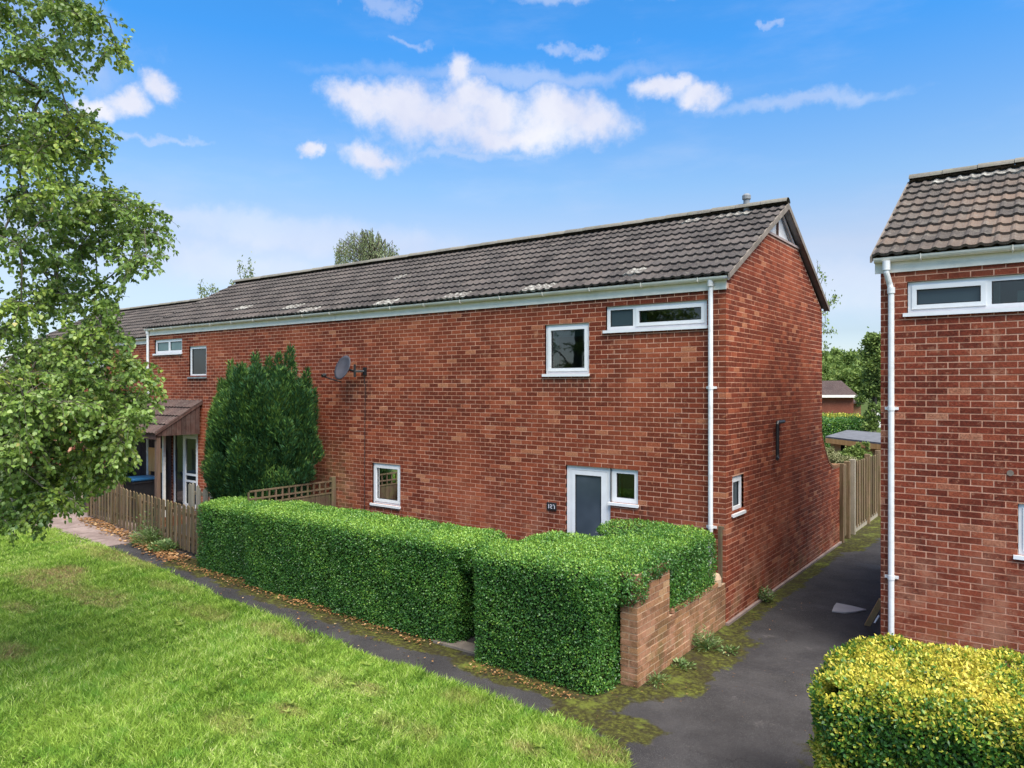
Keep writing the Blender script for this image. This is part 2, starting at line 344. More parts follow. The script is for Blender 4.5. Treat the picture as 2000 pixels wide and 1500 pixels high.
def leaf_mat(name, stops, rough=.5, spec=.35, trans=.25, patch=None):
    t = NT(name); c = t.ramp(t.rnd(), stops)
    if patch: c = t.mix(t.rng(t.noise(patch[0], 4), patch[1], patch[2], 0, patch[3]), c, patch[4])
    t.fin(c, rough, spec)
    tr = t.nd('ShaderNodeBsdfTranslucent'); t.set(tr.inputs[0], t.mix(.5, c, (.25, .38, .05)))
    ms = t.nd('ShaderNodeMixShader'); ms.inputs[0].default_value = trans
    t.l.new(t.b.outputs[0], ms.inputs[1]); t.l.new(tr.outputs[0], ms.inputs[2]); t.l.new(ms.outputs[0], t.out.inputs[0]); return t.m
M['privet'] = leaf_mat('privet_leaf', [(0, (.024, .080, .018)), (.45, (.052, .16, .028)), (.75, (.125, .27, .04)), (1, (.26, .42, .06))], .38, .45, .2)
M['gold'] = leaf_mat('golden_leaf', [(0, (.02, .075, .012)), (.30, (.05, .16, .02)), (.42, (.18, .29, .03)), (.60, (.52, .48, .05)), (1, (.72, .58, .09))], .42, .4, .25)
M['birch'] = leaf_mat('birch_leaf', [(0, (.075, .14, .038)), (.5, (.19, .29, .055)), (.85, (.26, .36, .08)), (.97, (.34, .42, .14)), (1, (.44, .38, .12))], .42, .45, .3)
M['birch_hi'] = leaf_mat('birch_leaf_young', [(0, (.14, .22, .04)), (.6, (.31, .40, .06)), (1, (.42, .48, .13))], .42, .45, .35)
M['conifer'] = leaf_mat('conifer_spray', [(0, (.010, .040, .016)), (.55, (.026, .085, .028)), (.9, (.06, .15, .036)), (1, (.13, .25, .05))], .6, .25, .12)
M['conifer_tip'] = leaf_mat('conifer_fresh_spray', [(0, (.035, .09, .025)), (.6, (.07, .15, .035)), (1, (.14, .24, .05))], .6, .25, .15)
M['far_leaf'] = leaf_mat('distant_leaf', [(0, (.08, .13, .035)), (.6, (.18, .25, .06)), (1, (.30, .36, .11))], .6, .2, .2)
M['willow'] = leaf_mat('weeping_leaf', [(0, (.13, .17, .08)), (.6, (.22, .27, .12)), (1, (.32, .35, .17))], .5, .3, .3)
M['olive'] = leaf_mat('variegated_leaf', [(0, (.16, .16, .07)), (.5, (.30, .29, .15)), (1, (.46, .42, .26))], .6, .2, .2)
M['weed'] = leaf_mat('weed_leaf', [(0, (.05, .11, .03)), (.6, (.12, .20, .06)), (1, (.30, .36, .16))], .5, .3, .25)
M['litter'] = leaf_mat('dead_leaf', [(0, (.09, .045, .02)), (.5, (.26, .12, .045)), (.85, (.42, .22, .09)), (1, (.55, .38, .20))], .7, .2, .1)
M['core'] = plain('hedge_twig_shade', (.018, .026, .011), .9, .1, .3)  # inside of hedges: twig colour with the inner shade painted in

t = NT('asphalt')
ms = t.attr('moss'); n = t.noise(1.3, 6, .6); nf = t.noise(9, 6, .7)
c = t.mix(t.rng(n, .35, .68), (.030, .027, .027), (.056, .051, .050))
c = t.mix(t.rng(t.noise(260, 2, .5), .52, .75, 0, .6), c, (.16, .15, .15))
c = t.mix(t.rng(t.noise(.55, 6, .7, dist=.3), .47, .66, 0, .7), c, (.034, .031, .033))           # damp patches
c = t.mix(t.rng(t.noise(2.3, 7, .7), .60, .70, 0, .7), c, (.105, .092, .088))                        # worn pale patches
vo = t.nd('ShaderNodeTexVoronoi', feature='DISTANCE_TO_EDGE'); vo.inputs['Scale'].default_value = .8; vw = t.nd('ShaderNodeVectorMath', operation='MULTIPLY_ADD'); nn_ = t.nd('ShaderNodeTexNoise'); nn_.inputs['Scale'].default_value = 2.5; nn_.inputs['Detail'].default_value = 6; t.l.new(t.pos(), nn_.inputs['Vector'])
t.l.new(nn_.outputs['Color'], vw.inputs[0]); vw.inputs[1].default_value = (.7, .7, 0); t.l.new(t.pos(), vw.inputs[2]); t.l.new(vw.outputs[0], vo.inputs['Vector'])
c = t.mix(t.math('MULTIPLY', t.rng(vo.outputs['Distance'], .006, .002, 0, .5), t.rng(t.noise(.7, 3), .56, .62)), c, (.018, .016, .016))
c = t.mix(t.rng(t.noise(120, 3, .6), .58, .68, 0, .5), c, (.22, .21, .20))
mm = t.rng(t.math('ADD', ms, t.math('MULTIPLY', t.math('SUBTRACT', t.noise(2.1, 7, .72), .5), 1.9)), .42, .62)
mc = t.ramp(t.noise(17, 5, .7), [(.34, (.022, .018, .009)), (.48, (.05, .047, .012)), (.60, (.10, .105, .02)), (.75, (.20, .21, .035))])
mc = t.mix(t.rng(t.noise(2.6, 6, .7), .42, .64, 0, .75), mc, (.035, .026, .014)); mc = t.mix(t.rng(t.noise(1.7, 5, .7), .54, .66, 0, .6), mc, (.16, .19, .03))
c = t.mix(t.math('MULTIPLY', mm, t.rng(nf, .25, .5, .55, 1)), c, mc)
t.bump(t.math('ADD', t.noise(180, 4, .7), t.math('MULTIPLY', mm, t.noise(40, 4))), .006, .9)
M['asphalt'] = t.fin(c, t.math('ADD', t.math('MULTIPLY', mm, .2), t.rng(t.noise(.55, 5, .65, dist=.6), .5, .6, .82, .62)), .15)
t = NT('concrete_slab'); c = t.mix(t.rng(t.noise(1.5, 6, .65), .35, .7), (.20, .145, .125), (.33, .25, .22)); c = t.mix(t.rng(t.noise(60, 4), .5, .8, 0, .5), c, (.12, .10, .09))
t.bump(t.noise(80, 4), .003, .6); M['slab'] = t.fin(c, .9, .2)
t = NT('lawn_soil'); c = t.ramp(t.noise(3, 7, .7), [(.3, (.045, .035, .015)), (.5, (.06, .085, .018)), (.7, (.10, .15, .03))]); t.bump(t.noise(30, 5), .02, 1); M['soil'] = t.fin(c, .95, .1)
t = NT('grass_blade'); r = t.rnd()
c = t.ramp(r, [(0, (.055, .12, .014)), (.3, (.15, .27, .028)), (.6, (.28, .44, .055)), (.85, (.44, .60, .11)), (1, (.66, .70, .27))])
c = t.mix(t.rng(t.noise(.8, 5, .6), .44, .64, 0, .32), c, (.40, .54, .08))
c = t.mix(t.rng(t.noise(2.1, 5, .65), .52, .66, 0, .4), c, (.13, .34, .035))
dry = t.math('MAXIMUM', t.attr('dry'), 0.); c = t.mix(t.math('MULTIPLY', dry, t.rng(t.noise(5, 5), .3, .6, .4, 1)), c, (.44, .29, .15))
t.fin(c, .5, .25); tr = t.nd('ShaderNodeBsdfTranslucent'); t.l.new(c, tr.inputs[0]); ms_ = t.nd('ShaderNodeMixShader'); ms_.inputs[0].default_value = .3
t.l.new(t.b.outputs[0], ms_.inputs[1]); t.l.new(tr.outputs[0], ms_.inputs[2]); t.l.new(ms_.outputs[0], t.out.inputs[0]); M['grass'] = t.m

# ------------------------------------------------------------------ setting: ground, path, lawn
LAWN_EDGE = [(-30, -6.8), (-20, -4.1), (-16.6, -3.1), (-15.2, -2.75), (-12.32, -2.92), (-9.67, -3.15), (-7.41, -3.52), (-5.68, -3.72), (-4.44, -3.82), (-3.27, -3.9), (-2.4, -3.92),
             (-1.59, -3.93), (-.83, -3.97), (-.22, -4.0), (.12, -4.07), (.42, -4.06), (.60, -4.16), (.70, -4.3), (.92, -4.9), (1.1, -6), (1.3, -9), (1.3, -60)]
g = MB(); g.add([(-900, -900, -.06), (900, -900, -.06), (900, 900, -.06), (-900, 900, -.06)], [(0, 1, 2, 3)]); g.build('ground', M['soil'], kind='structure')
def seg_d(P, a, b):
    a = np.array(a); b = np.array(b); d = b - a; t_ = np.clip(((P - a) @ d) / (d @ d), 0, 1); return np.linalg.norm(P - (a + t_[:, None] * d), axis=1)
xs = np.arange(-22, 9.01, .14); ys = np.arange(-12, 24.01, .14); GX, GY = np.meshgrid(xs, ys, indexing='ij'); P2 = np.stack([GX.ravel(), GY.ravel()], 1)
nx, ny = len(xs), len(ys); ii, jj = np.meshgrid(np.arange(nx - 1), np.arange(ny - 1), indexing='ij'); i0 = (ii * ny + jj).ravel()
Fq = np.stack([i0, i0 + ny, i0 + ny + 1, i0 + 1], 1)
moss = np.zeros(len(P2))
for a, b, wd_, st in (((0, -2.8), (0, 7), .30, .9), ((-.1, -3.35), (-2.0, -3.3), .24, .85), ((-2.7, -3.1), (-9.8, -2.6), .38, .8), ((.25, -2.4), (.25, -.6), .34, .9), ((0, 6.5), (.2, 14), .55, 1.1), ((-.35, -3.6), (.45, -3.7), .30, .8),
                      ((.30, -3.55), (.42, -3.95), .16, .9), ((2.04, -.2), (2.04, 6), .2, .5), ((2.0, -3), (2.3, -5.5), .3, .45)):
    moss = np.maximum(moss, 1.22 * st * np.exp(-(seg_d(P2, a, b) / wd_) ** 2 * .8))
zz = .006 * np.sin(P2[:, 0] * 1.3) * np.sin(P2[:, 1] * .9)
me = raw_mesh('asphalt_path', np.stack([P2[:, 0], P2[:, 1], zz], 1), Fq, M['asphalt'], smooth=True)
a_ = me.attributes.new('moss', 'FLOAT', 'POINT'); a_.data.foreach_set('value', moss.astype(np.float32))
link('path', me, kind='structure')
# pinkish concrete bays of the path at the left end
pv = thing('paving', (-14, -2.2, 0), None, None, kind='structure')
for k in range(7):
    x1 = -12.45 - k * .95 + .0; x0 = x1 - .93
    m = MB(); sl = .35
    m.prism([(x0, -3.6 - .02 * k, .004), (x1, -3.4, .004), (x1 + sl, -1.2, .004), (x0 + sl, -1.2, .004)], (0, 0, .014)); m.build('slab', M['slab'], pv, rnd=random.random())
# lawn sheet
m = MB(); e3 = [(x, y, .014) for x, y in LAWN_EDGE]; pts = e3 + [(-30, -60, .014)]
m.add(pts, [tuple(range(len(pts)))[::-1]]); lw = m.build('lawn', M['soil'], kind='structure')
# grass blades
EX = np.array([p[0] for p in LAWN_EDGE]); EY = np.array([p[1] for p in LAWN_EDGE])
def lawn_d(P):                         # signed distance-like: positive inside the lawn
    d = np.full(len(P), 1e9)
    for a, b in zip(LAWN_EDGE[:-1], LAWN_EDGE[1:]): d = np.minimum(d, seg_d(P, a, b))
    n_ = 0; inside = np.zeros(len(P), bool); poly = [(p[0], p[1]) for p in pts]
    for (x1, y1), (x2, y2) in zip(poly, poly[1:] + poly[:1]):
        c_ = ((y1 > P[:, 1]) != (y2 > P[:, 1])) & (P[:, 0] < (x2 - x1) * (P[:, 1] - y1) / (y2 - y1 + 1e-12) + x1); inside ^= c_
    return np.where(inside, d, -d)
def kite(P, T, N, L, Wd, fold=.15, pos_=.45):
    T = T / (np.linalg.norm(T, axis=1, keepdims=True) + 1e-9); Sd = np.cross(T, N); Sd /= (np.linalg.norm(Sd, axis=1, keepdims=True) + 1e-9); N2 = np.cross(Sd, T)
    L = L[:, None]; Wd = Wd[:, None]; mid = P + T * L * pos_ + N2 * Wd * fold
    V = np.stack([P, mid + Sd * Wd * .5, P + T * L, mid - Sd * Wd * .5], 1).reshape(-1, 3)
    b = np.arange(len(P))[:, None] * 4; F = np.concatenate([b + [0, 1, 2], b + [0, 2, 3]], 1).reshape(-1, 3); return V, F
def oval(P, T, N, L, Wd, fold=.12):   # six-sided leaf, four triangles
    T = T / (np.linalg.norm(T, axis=1, keepdims=True) + 1e-9); Sd = np.cross(T, N); Sd /= (np.linalg.norm(Sd, axis=1, keepdims=True) + 1e-9); N2 = np.cross(Sd, T)
    L = L[:, None]; Wd = Wd[:, None]; a = P + T * L * .28 + N2 * Wd * fold; c_ = P + T * L * .66 + N2 * Wd * fold * .6
    V = np.stack([P, a + Sd * Wd * .5, c_ + Sd * Wd * .36, P + T * L, c_ - Sd * Wd * .36, a - Sd * Wd * .5], 1).reshape(-1, 3)
    b = np.arange(len(P))[:, None] * 6; F = np.concatenate([b + [0, 1, 2], b + [0, 2, 3], b + [0, 3, 4], b + [0, 4, 5]], 1).reshape(-1, 3); return V, F
def rv(n, s=1.):
    return RNG.normal(size=(n, 3)) * s
DRY = [(*gnd(95, 1135), 1.1, .5, 1.), (*gnd(190, 1170), 1.0, .35, .8), (*gnd(230, 1090), 1.6, .35, .7), (*gnd(400, 1200), .8, .25, .5), (*gnd(540, 1240), .7, .25, .6), (*gnd(10, 1280), .5, .3, .9), (*gnd(1180, 1475), .35, .25, .8),
       (*gnd(460, 1420), .5, .2, .4), (*gnd(800, 1430), .5, .2, .4), (*gnd(900, 1370), .3, .2, .5), (*gnd(640, 1330), .6, .2, .4), (*gnd(330, 1150), .8, .2, .5), (*gnd(1100, 1440), .3, .15, .5)]
def grass():
    out = []
    N0 = 1500000
    P = np.stack([RNG.uniform(-24, 1.4, N0), RNG.uniform(-9.5, -2.4, N0)], 1)
    px, py, d = proj(P[:, 0], P[:, 1], 0.02)
    keep = (px > -60) & (px < 2060) & (py < 1570) & (d > 3) & (RNG.uniform(size=N0) < np.clip((8.6 / d) ** 1.7, 0, 1))
    P = P[keep]; d = d[keep]; s = lawn_d(P); k = (s > -.03) | ((s > -.12) & (RNG.uniform(size=len(s)) < .25 * (wob(np.c_[P, P[:, :1] * 0], 3.) > 0)))
    P = P[k]; d = d[k]
    n = len(P); P3 = np.c_[P, np.full(n, .014)]
    tall = .035 + .035 * np.clip(wob(P3, 1.1, 2.) + .5, 0, 1.4) + .022 * np.clip(wob(P3, 4., 5.), 0, 1)
    dry = np.zeros(n)
    for (x, y, rx, ry, a) in DRY + [(*gnd(130, 1120), .5, .3, 1.3), (*gnd(40, 1190), .5, .2, .7), (*gnd(560, 1390), .3, .12, .7), (*gnd(720, 1350), .35, .14, .6), (*gnd(1030, 1470), .25, .12, .7)]:
        q = ((P[:, 0] - x) / rx) ** 2 + ((P[:, 1] - y) / ry) ** 2 + .5 * wob(P3, 6., x); dry = np.maximum(dry, a * np.clip(1.3 - q, 0, 1) * RNG.uniform(.2, 1.2, n))
    tall = tall * (1 - .55 * dry) * RNG.uniform(.6, 1.45, n)
    lean = RNG.normal(size=(n, 2)) * .95 + np.stack([wob(P3, 2.2, 1.), wob(P3, 2.2, 4.)], 1) * .9
    T = np.c_[lean, np.ones(n)]; Wd = (.0045 + .0006 * d) * RNG.uniform(.7, 1.5, n)
    ang = RNG.uniform(0, 2 * math.pi, n); Nn = np.c_[np.cos(ang), np.sin(ang), np.zeros(n)]
    T /= np.linalg.norm(T, axis=1, keepdims=True); Sd = np.cross(T, Nn); Sd /= np.linalg.norm(Sd, axis=1, keepdims=True)
    L = tall * 1.25
    V = np.stack([P3 - Sd * Wd[:, None] * .5, P3 + Sd * Wd[:, None] * .5, P3 + T * L[:, None]], 1).reshape(-1, 3); F = np.arange(3 * n).reshape(-1, 3)
    r = np.clip(.48 + .26 * RNG.normal(size=n) + .2 * wob(P3, 1.6, 9.) + .30 * wob(P3, 11., 3.) + .2 * wob(P3, 23., 6.), 0, .995)
    me = raw_mesh('grass', V, F, M['grass'], r); a = me.attributes.new('dry', 'FLOAT', 'FACE'); a.data.foreach_set('value', dry.astype(np.float32))
    o = link('grass', me, kind='stuff'); tag(o, 'short bright green lawn grass with dry brown patches', 'grass')
    print('grass blades', n)
grass()

# ------------------------------------------------------------------ brickwork
CO, BL, BD, BH, JT = .075, .2135, .1025, .0635, .0115
BCACHE = {}
def box_mesh(dx, dy, dz, mat):
    k = (round(dx, 3), round(dy, 3), round(dz, 3), mat.name)
    if k not in BCACHE:
        m = MB().box(-dx / 2, dx / 2, -dy / 2, dy / 2, -dz / 2, dz / 2); BCACHE[k] = raw_mesh('brick', m.v, m.f, mat, [0.] * 6)
    return BCACHE[k]
def hidden_px(x, y):
    return (x < 255) | (x > 2000) | (y < 0) | (y > 1500) | ((x > 385) & (x < 985) & (y > 965 + (x - 385) * .12)) | ((x > 930) & (x < 1400) & (y > 1035)) | \
        ((x > 1600) & (y > 1225) & (x > 1700)) | ((x > 392) & (x < 628) & (y > 700) & (y < 960))
def spans(u0, u1, phase, cuts):
    """bricks along a course between u0 and u1, stretcher bond, with the openings (cuts) left out"""
    out = []; k0 = math.floor((u0 - phase) / .225) - 1; u = phase + k0 * .225
    while u < u1:
        a, b = max(u, u0), min(u + BL, u1)
        segs = [(a, b)]
        for c0, c1 in cuts:
            ns = []
            for s0, s1 in segs:
                if c1 <= s0 or c0 >= s1: ns.append((s0, s1)); continue
                if s0 < c0: ns.append((s0, c0))
                if s1 > c1: ns.append((c1, s1))
            segs = ns
        out += [s for s in segs if s[1] - s[0] > .010]
        u += .225
    return out
def emit_bricks(parent, lst, mat, singles=300, jit=.0012):
    """lst: (cx,cy,cz,dx,dy,dz,nx,ny). Largest in view become bricks of their own, the others one joined part."""
    A = np.array(lst); px, py, d = proj(A[:, 0], A[:, 1], A[:, 2])
    vx, vy, vz = CP[0] - A[:, 0], CP[1] - A[:, 1], EYE - A[:, 2]; ln = np.sqrt(vx ** 2 + vy ** 2 + vz ** 2)
    cosn = np.abs(vx * A[:, 6] + vy * A[:, 7]) / ln; run = np.where(A[:, 7] != 0, A[:, 3], A[:, 4])
    sc = np.where(hidden_px(px, py), 0, cosn * run / d ** 2); order = np.argsort(-sc)
    pick = set(int(i) for i in order[:singles] if sc[i] > 0)
    m = MB()
    for i, b in enumerate(lst):
        r = random.random(); j = random.uniform(-jit, jit) ; jx, jy = b[6] * j, b[7] * j
        if i in pick: link('brick', box_mesh(b[3], b[4], b[5], mat), parent, r, (b[0] + jx, b[1] + jy, b[2] + random.uniform(-.001, .001)))
        else: m.box(b[0] - b[3] / 2 + jx, b[0] + b[3] / 2 + jx, b[1] - b[4] / 2 + jy, b[1] + b[4] / 2 + jy, b[2] - b[5] / 2, b[2] + b[5] / 2, r)
    if m.v: m.build('brickwork', mat, parent, kind='stuff')
def front_bricks(Y, x0, x1, z1, openings, quoin_r=True, z0=0., right_gable=True):
    """openings: (u0,u1,z0,z1)"""
    L = []
    for c in range(int(z0 / CO), int(round(z1 / CO))):
        zb = c * CO + .005; zc = zb + BH / 2
        cuts = [(o[0], o[1]) for o in openings if o[2] < zc < o[3]]
        ph = x1 - BL if c % 2 == 0 else x1 - .1125 - BL
        xe = x1 if c % 2 == 0 or not quoin_r else x1 - .1125
        for a, b in spans(x0, xe, ph - 200 * .225, cuts) if True else []:
            L.append(((a + b) / 2, Y + BD / 2, zc, b - a, BD, BH, 0, -1))
    return L
def gable_bricks(X, y0, y1, zfun, openings, z0=0., zmax=99, far=None):
    L = []
    c = int(z0 / CO)
    while True:
        zb = c * CO + .005; zc = zb + BH / 2
        lo, hi = zfun(zb + BH)
        if hi - lo < .05 or zb + BH > zmax: break
        lo = max(lo, y0); hi = min(hi, y1)
        cuts = [(o[0], o[1]) for o in openings if o[2] < zc < o[3]]
        s = lo if (c % 2 == 1 or lo > y0 + .01) else y0 + .1125
        ph = y0 if c % 2 == 1 else y0 + .1125
        for a, b in spans(s, hi, ph - 0, cuts): L.append((X - BD / 2, (a + b) / 2, zc, BD, b - a, BH, 1, 0))
        c += 1
    return L
def mortar_sheet(name, parent, axis, plane, u0, u1, z0, z1, openings, mat, top=None):
    """one sheet with holes, on plane Y (axis 0) or X (axis 1)"""
    us = sorted({u0, u1, *[min(max(o[i], u0), u1) for o in openings for i in (0, 1)]}); zs = sorted({z0, z1, *[o[i] for o in openings for i in (2, 3)]})
    m = MB()
    for a, b in zip(us[:-1], us[1:]):
        for c, d in zip(zs[:-1], zs[1:]):
            if any(o[0] <= a + 1e-6 and o[1] >= b - 1e-6 and o[2] <= c + 1e-6 and o[3] >= d - 1e-6 for o in openings): continue
            if axis == 0: m.add([(a, plane, c), (b, plane, c), (b, plane, d), (a, plane, d)], [(0, 1, 2, 3)])
            else: m.add([(plane, a, c), (plane, b, c), (plane, b, d), (plane, a, d)], [(0, 1, 2, 3)])
    if top: m.add([(plane, a, c) for a, c in top], [tuple(range(len(top)))])
    # reveals: solid lining of the openings behind the brick ends
    sheet = m.build(name, mat, parent)
    for o in openings:
        a, b, c, d = o; m = MB()
        for q in ([(a, c), (a, d)], [(b, c), (b, d)], [(a, c), (b, c)], [(a, d), (b, d)]):
            (p, z), (p2, z2) = q
            if axis == 0: m.add([(p, plane, z), (p2, plane, z2), (p2, plane + .2, z2), (p, plane + .2, z)], [(0, 1, 2, 3)])
            else: m.add([(plane, p, z), (plane, p2, z2), (plane - .2, p2, z2), (plane - .2, p, z)], [(0, 1, 2, 3)])
        m.build('reveal', M['brick'], sheet)
    return sheet
def XF(axis, plane):                   # (u, outwards, z) -> place
    if axis == 0: return lambda V: np.stack([V[:, 0], plane - V[:, 1], V[:, 2]], 1)
    return lambda V: np.stack([plane + V[:, 1], V[:, 0], V[:, 2]], 1)
def window(parent, axis, plane, u0, u1, z0, z1, lights, sill=True, fr=.055, rec=-.035, glass='dark_glass', mat='upvc', name='window', blind=False, sillmat=None):
    """lights: list of (ua, ub, za, zb, sash?, glass key). Frame, sashes, panes, sill: each its own mesh."""
    xf = XF(axis, plane); e = .004
    m = MB(); u0 += e; u1 -= e; z1 -= e
    m.box(u0, u0 + fr, rec - .06, rec, z0, z1); m.box(u1 - fr, u1, rec - .06, rec, z0, z1)
    m.box(u0 + fr, u1 - fr, rec - .06, rec, z1 - fr, z1); m.box(u0 + fr, u1 - fr, rec - .06, rec, z0, z0 + fr)
    us = sorted({l[0] for l in lights} | {l[1] for l in lights})
    for u in us[1:-1]: m.box(u - fr * .6, u + fr * .6, rec - .058, rec - .001, z0 + fr, z1 - fr)
    w = m.build(name, M[mat], parent, xf=xf)
    for (ua, ub, sash, gk) in lights:
        la = u0 + fr if ua <= u0 + .02 else ua + fr * .6; lb = u1 - fr if ub >= u1 - .02 else ub - fr * .6; za, zb = z0 + fr, z1 - fr
        if sash:
            s = .05; r1 = rec + .012; m = MB(); la -= .012; lb += .012; za -= .012; zb += .012
            m.box(la, la + s, rec - .04, r1, za, zb); m.box(lb - s, lb, rec - .04, r1, za, zb); m.box(la + s, lb - s, rec - .04, r1, zb - s, zb); m.box(la + s, lb - s, rec - .04, r1, za, za + s)
            m.build('sash', M[mat], w, xf=xf); la += s; lb -= s; za += s; zb -= s
        m = MB(); k = .010; pr_ = rec - .012
        m.box(la, la + k, pr_ - .02, pr_, za, zb); m.box(lb - k, lb, pr_ - .02, pr_, za, zb); m.box(la + k, lb - k, pr_ - .02, pr_, zb - k, zb); m.box(la + k, lb - k, pr_ - .02, pr_, za, za + k)
        m.build('gasket', M['black'], w, xf=xf)
        m = MB(); m.box(la + k, lb - k, rec - .032, rec - .026, za + k, zb - k); m.build('pane', M[gk], w, xf=xf)
        if gk == 'dark_glass' and axis == 0:
            wide = ub - ua > .6 and u0 > -5      # a small room with side curtains behind the clear glass
            m = MB(); m.box(la - .3, lb + .3, -.85, -.83, za - .4, zb + .2); m.box(la - .3, lb + .3, -.83, -.14, za - .42, za - .40); m.build('room_wall', M['room'], w, xf=xf)
            m = MB()
            for j in range(4 if wide else 1):
                a_ = la - .01 + j * .022; m.box(a_, a_ + .019, -.155 - .012 * (j % 2), -.14 - .012 * (j % 2), za - .05, zb + .02)
            m.build('curtain', M['curtain'], w, xf=xf)
        if blind:
            m = MB(); m.box(la + k + .002, lb - k - .002, rec - .080, rec - .072, zb - k - .10, zb - k + .02); m.build('blind_rail', M['blind'], w, xf=xf)
    if sill:
        m = MB(); m.box(u0 - .045, u1 + .02, rec - .03, .035, z0 - .032, z0 - .002); m.box(u0 - .045, u1 + .02, .020, .035, z0 - .045, z0 - .032)
        m.build('sill', M[sillmat or mat], w, xf=xf)
    return w

# ------------------------------------------------------------------ roofs
PITCH_RUN = None
def tile_mesh(mat, name='tile'):
    """double roll interlocking tile: 300 wide, 395 long, two asymmetric waves; local x across, y up the slope"""
    n = 12; xs_ = np.linspace(-.152, .150, n + 1); prof = []
    for x in xs_:
        u = ((x + .15) / .15) % 1.0; prof.append(.023 * (0.5 - .5 * math.cos(2 * math.pi * min(1, max(0, (u - .12) / .62)))) )
    V = []; th = .024
    for (x, h) in zip(xs_, prof): V += [(x, 0, h + .040), (x, .395, h - .000), (x, 0, h + .006)]
    F = []
    for i in range(n):
        a = i * 3; b = a + 3; F += [(a, b, b + 1, a + 1), (a + 2, b + 2, b, a)]
    F += [(0, 1, 2), (n * 3, n * 3 + 2, n * 3 + 1)]
    return raw_mesh(name, V, F, mat, [0.] * len(F))
TM = {k: tile_mesh(M[k]) for k in ('tile', 'tile_b', 'tile_red', 'tile_lichen')}
def roof_slope(parent, x0, x1, ye, ze, yr, zr, tk, front=True, singles=300, lichen=(), rowskip=0):
    dy, dz = yr - ye, zr - ze; Ls = math.hypot(dy, dz); ang = math.atan2(dz, abs(dy)); rows = max(1, int(round(Ls / .328))); gg = Ls / rows
    cols = max(1, int(round((x1 - x0) / .30))); cw = (x1 - x0) / cols
    tm = TM[tk]; V0 = np.array([v.co for v in tm.vertices]); F0 = [tuple(p.vertices) for p in tm.polygons]
    m = MB(); cnt = 0; items = []
    for r in range(rows):
        for c in range(cols):
            t_ = r * gg / Ls; y = ye + dy * t_; z = ze + dz * t_; x = x0 + (c + .5) * cw
            px, py, d = proj(x, y, z); items.append((float(d) + (1000 if (px < 255 or px > 2040 or not front) else 0), x, y, z, r, c))
    keep = set(id(i) for i in sorted(items)[:singles]) if singles else set()
    for it in items:
        d, x, y, z, r, c = it; rr = random.random(); lz = any(abs(x - lx) < lw_ and abs(r - lr) < .5 for lx, lr, lw_ in lichen)
        rz = 0 if front else math.pi; ja, jb = random.uniform(-.004, .004), random.uniform(-.006, .006)
        if (id(it) in keep) or lz:
            o = link('tile', TM['tile_lichen'] if lz else tm, parent, rr, (x, y, z)); o.rotation_euler = (ang + ja, jb, rz) if front else (ang, 0, math.pi); o.scale = (cw / .30, 1, 1)
        else:
            ca, sa = math.cos(ang + ja), math.sin(ang + ja); V = V0.copy(); X = V[:, 0] * cw / .30; Yl = V[:, 1] * ca - V[:, 2] * sa; Z = V[:, 1] * sa + V[:, 2] * ca
            if not front: X, Yl = -X, -Yl
            m.add(np.stack([X + x, Yl + y, Z + z], 1), F0, rr)
    if m.v: m.build('tiling', M[tk], parent, kind='stuff')
def ridge_line(parent, x0, x1, y, z, mat):
    n = int(round((x1 - x0) / .45)); w = (x1 - x0) / n; k = 8; V = []; F = []
    for xx, s in ((-.225, 1.0), (.225, .94)):
        for i in range(k + 1):
            a = math.pi * (i / k) * .84 + math.pi * .08; V.append((xx, -math.cos(a) * .125 * s, math.sin(a) * .115 * s - .03))
    F = [(i, i + 1, k + 1 + i + 1, k + 1 + i) for i in range(k)] + [tuple(range(k, -1, -1))]
    me = raw_mesh('ridge_tile', V, F, mat, [0.] * len(F))
    for i in range(n):
        o = link('ridge_tile', me, parent, random.random(), (x0 + (i + .5) * w, y, z + .055 + random.uniform(-.004, .004))); o.scale = (w / .45 * .985, 1, 1); o.rotation_euler = (0, random.uniform(-.008, .008), 0)
def gutter(parent, x0, x1, Y, z, name='gutter'):
    # half round trough with flat lip and brackets
    m = MB(); k = 8; r = .056; V = []
    for xx in (x0, x1):
        for i in range(k + 1):
            a = math.pi * i / k; V.append((xx, Y - .062 - math.cos(a) * r * -1, z - math.sin(a) * r))
    for xx in (x0, x1):
        for i in range(k, -1, -1):
            a = math.pi * i / k; V.append((xx, Y - .062 + math.cos(a) * (r - .004), z - math.sin(a) * (r - .004) + 0))
    n = k + 1
    F = [(i, i + 1, n + i + 1, n + i) for i in range(k)] + [(2 * n + i, 2 * n + i + 1, 3 * n + i + 1, 3 * n + i) for i in range(k)]
    F += [(0, n, 3 * n + k, 2 * n + k), (k, 2 * n, 3 * n, n + k)]
    m.add(V, F); 
    for xx in (x0, x1): m.prism([(xx - .004, Y - .062 + math.cos(math.pi * i / k) * (r + .005), z - math.sin(math.pi * i / k) * (r + .005)) for i in range(k + 1)], (.008, 0, 0))
    g_ = m.build(name, M['fascia'], parent)
    x = x0 + .5
    while x < x1 - .2:
        b = MB(); b.tube([(x, Y - .004, z + .0), (x, Y - .012, z - .05), (x, Y - .062, z - .066), (x, Y - .112, z - .05), (x, Y - .124, z + .006)], .009, 4); b.build('gutter_bracket', M['fascia'], g_)
        x += .9
    return g_
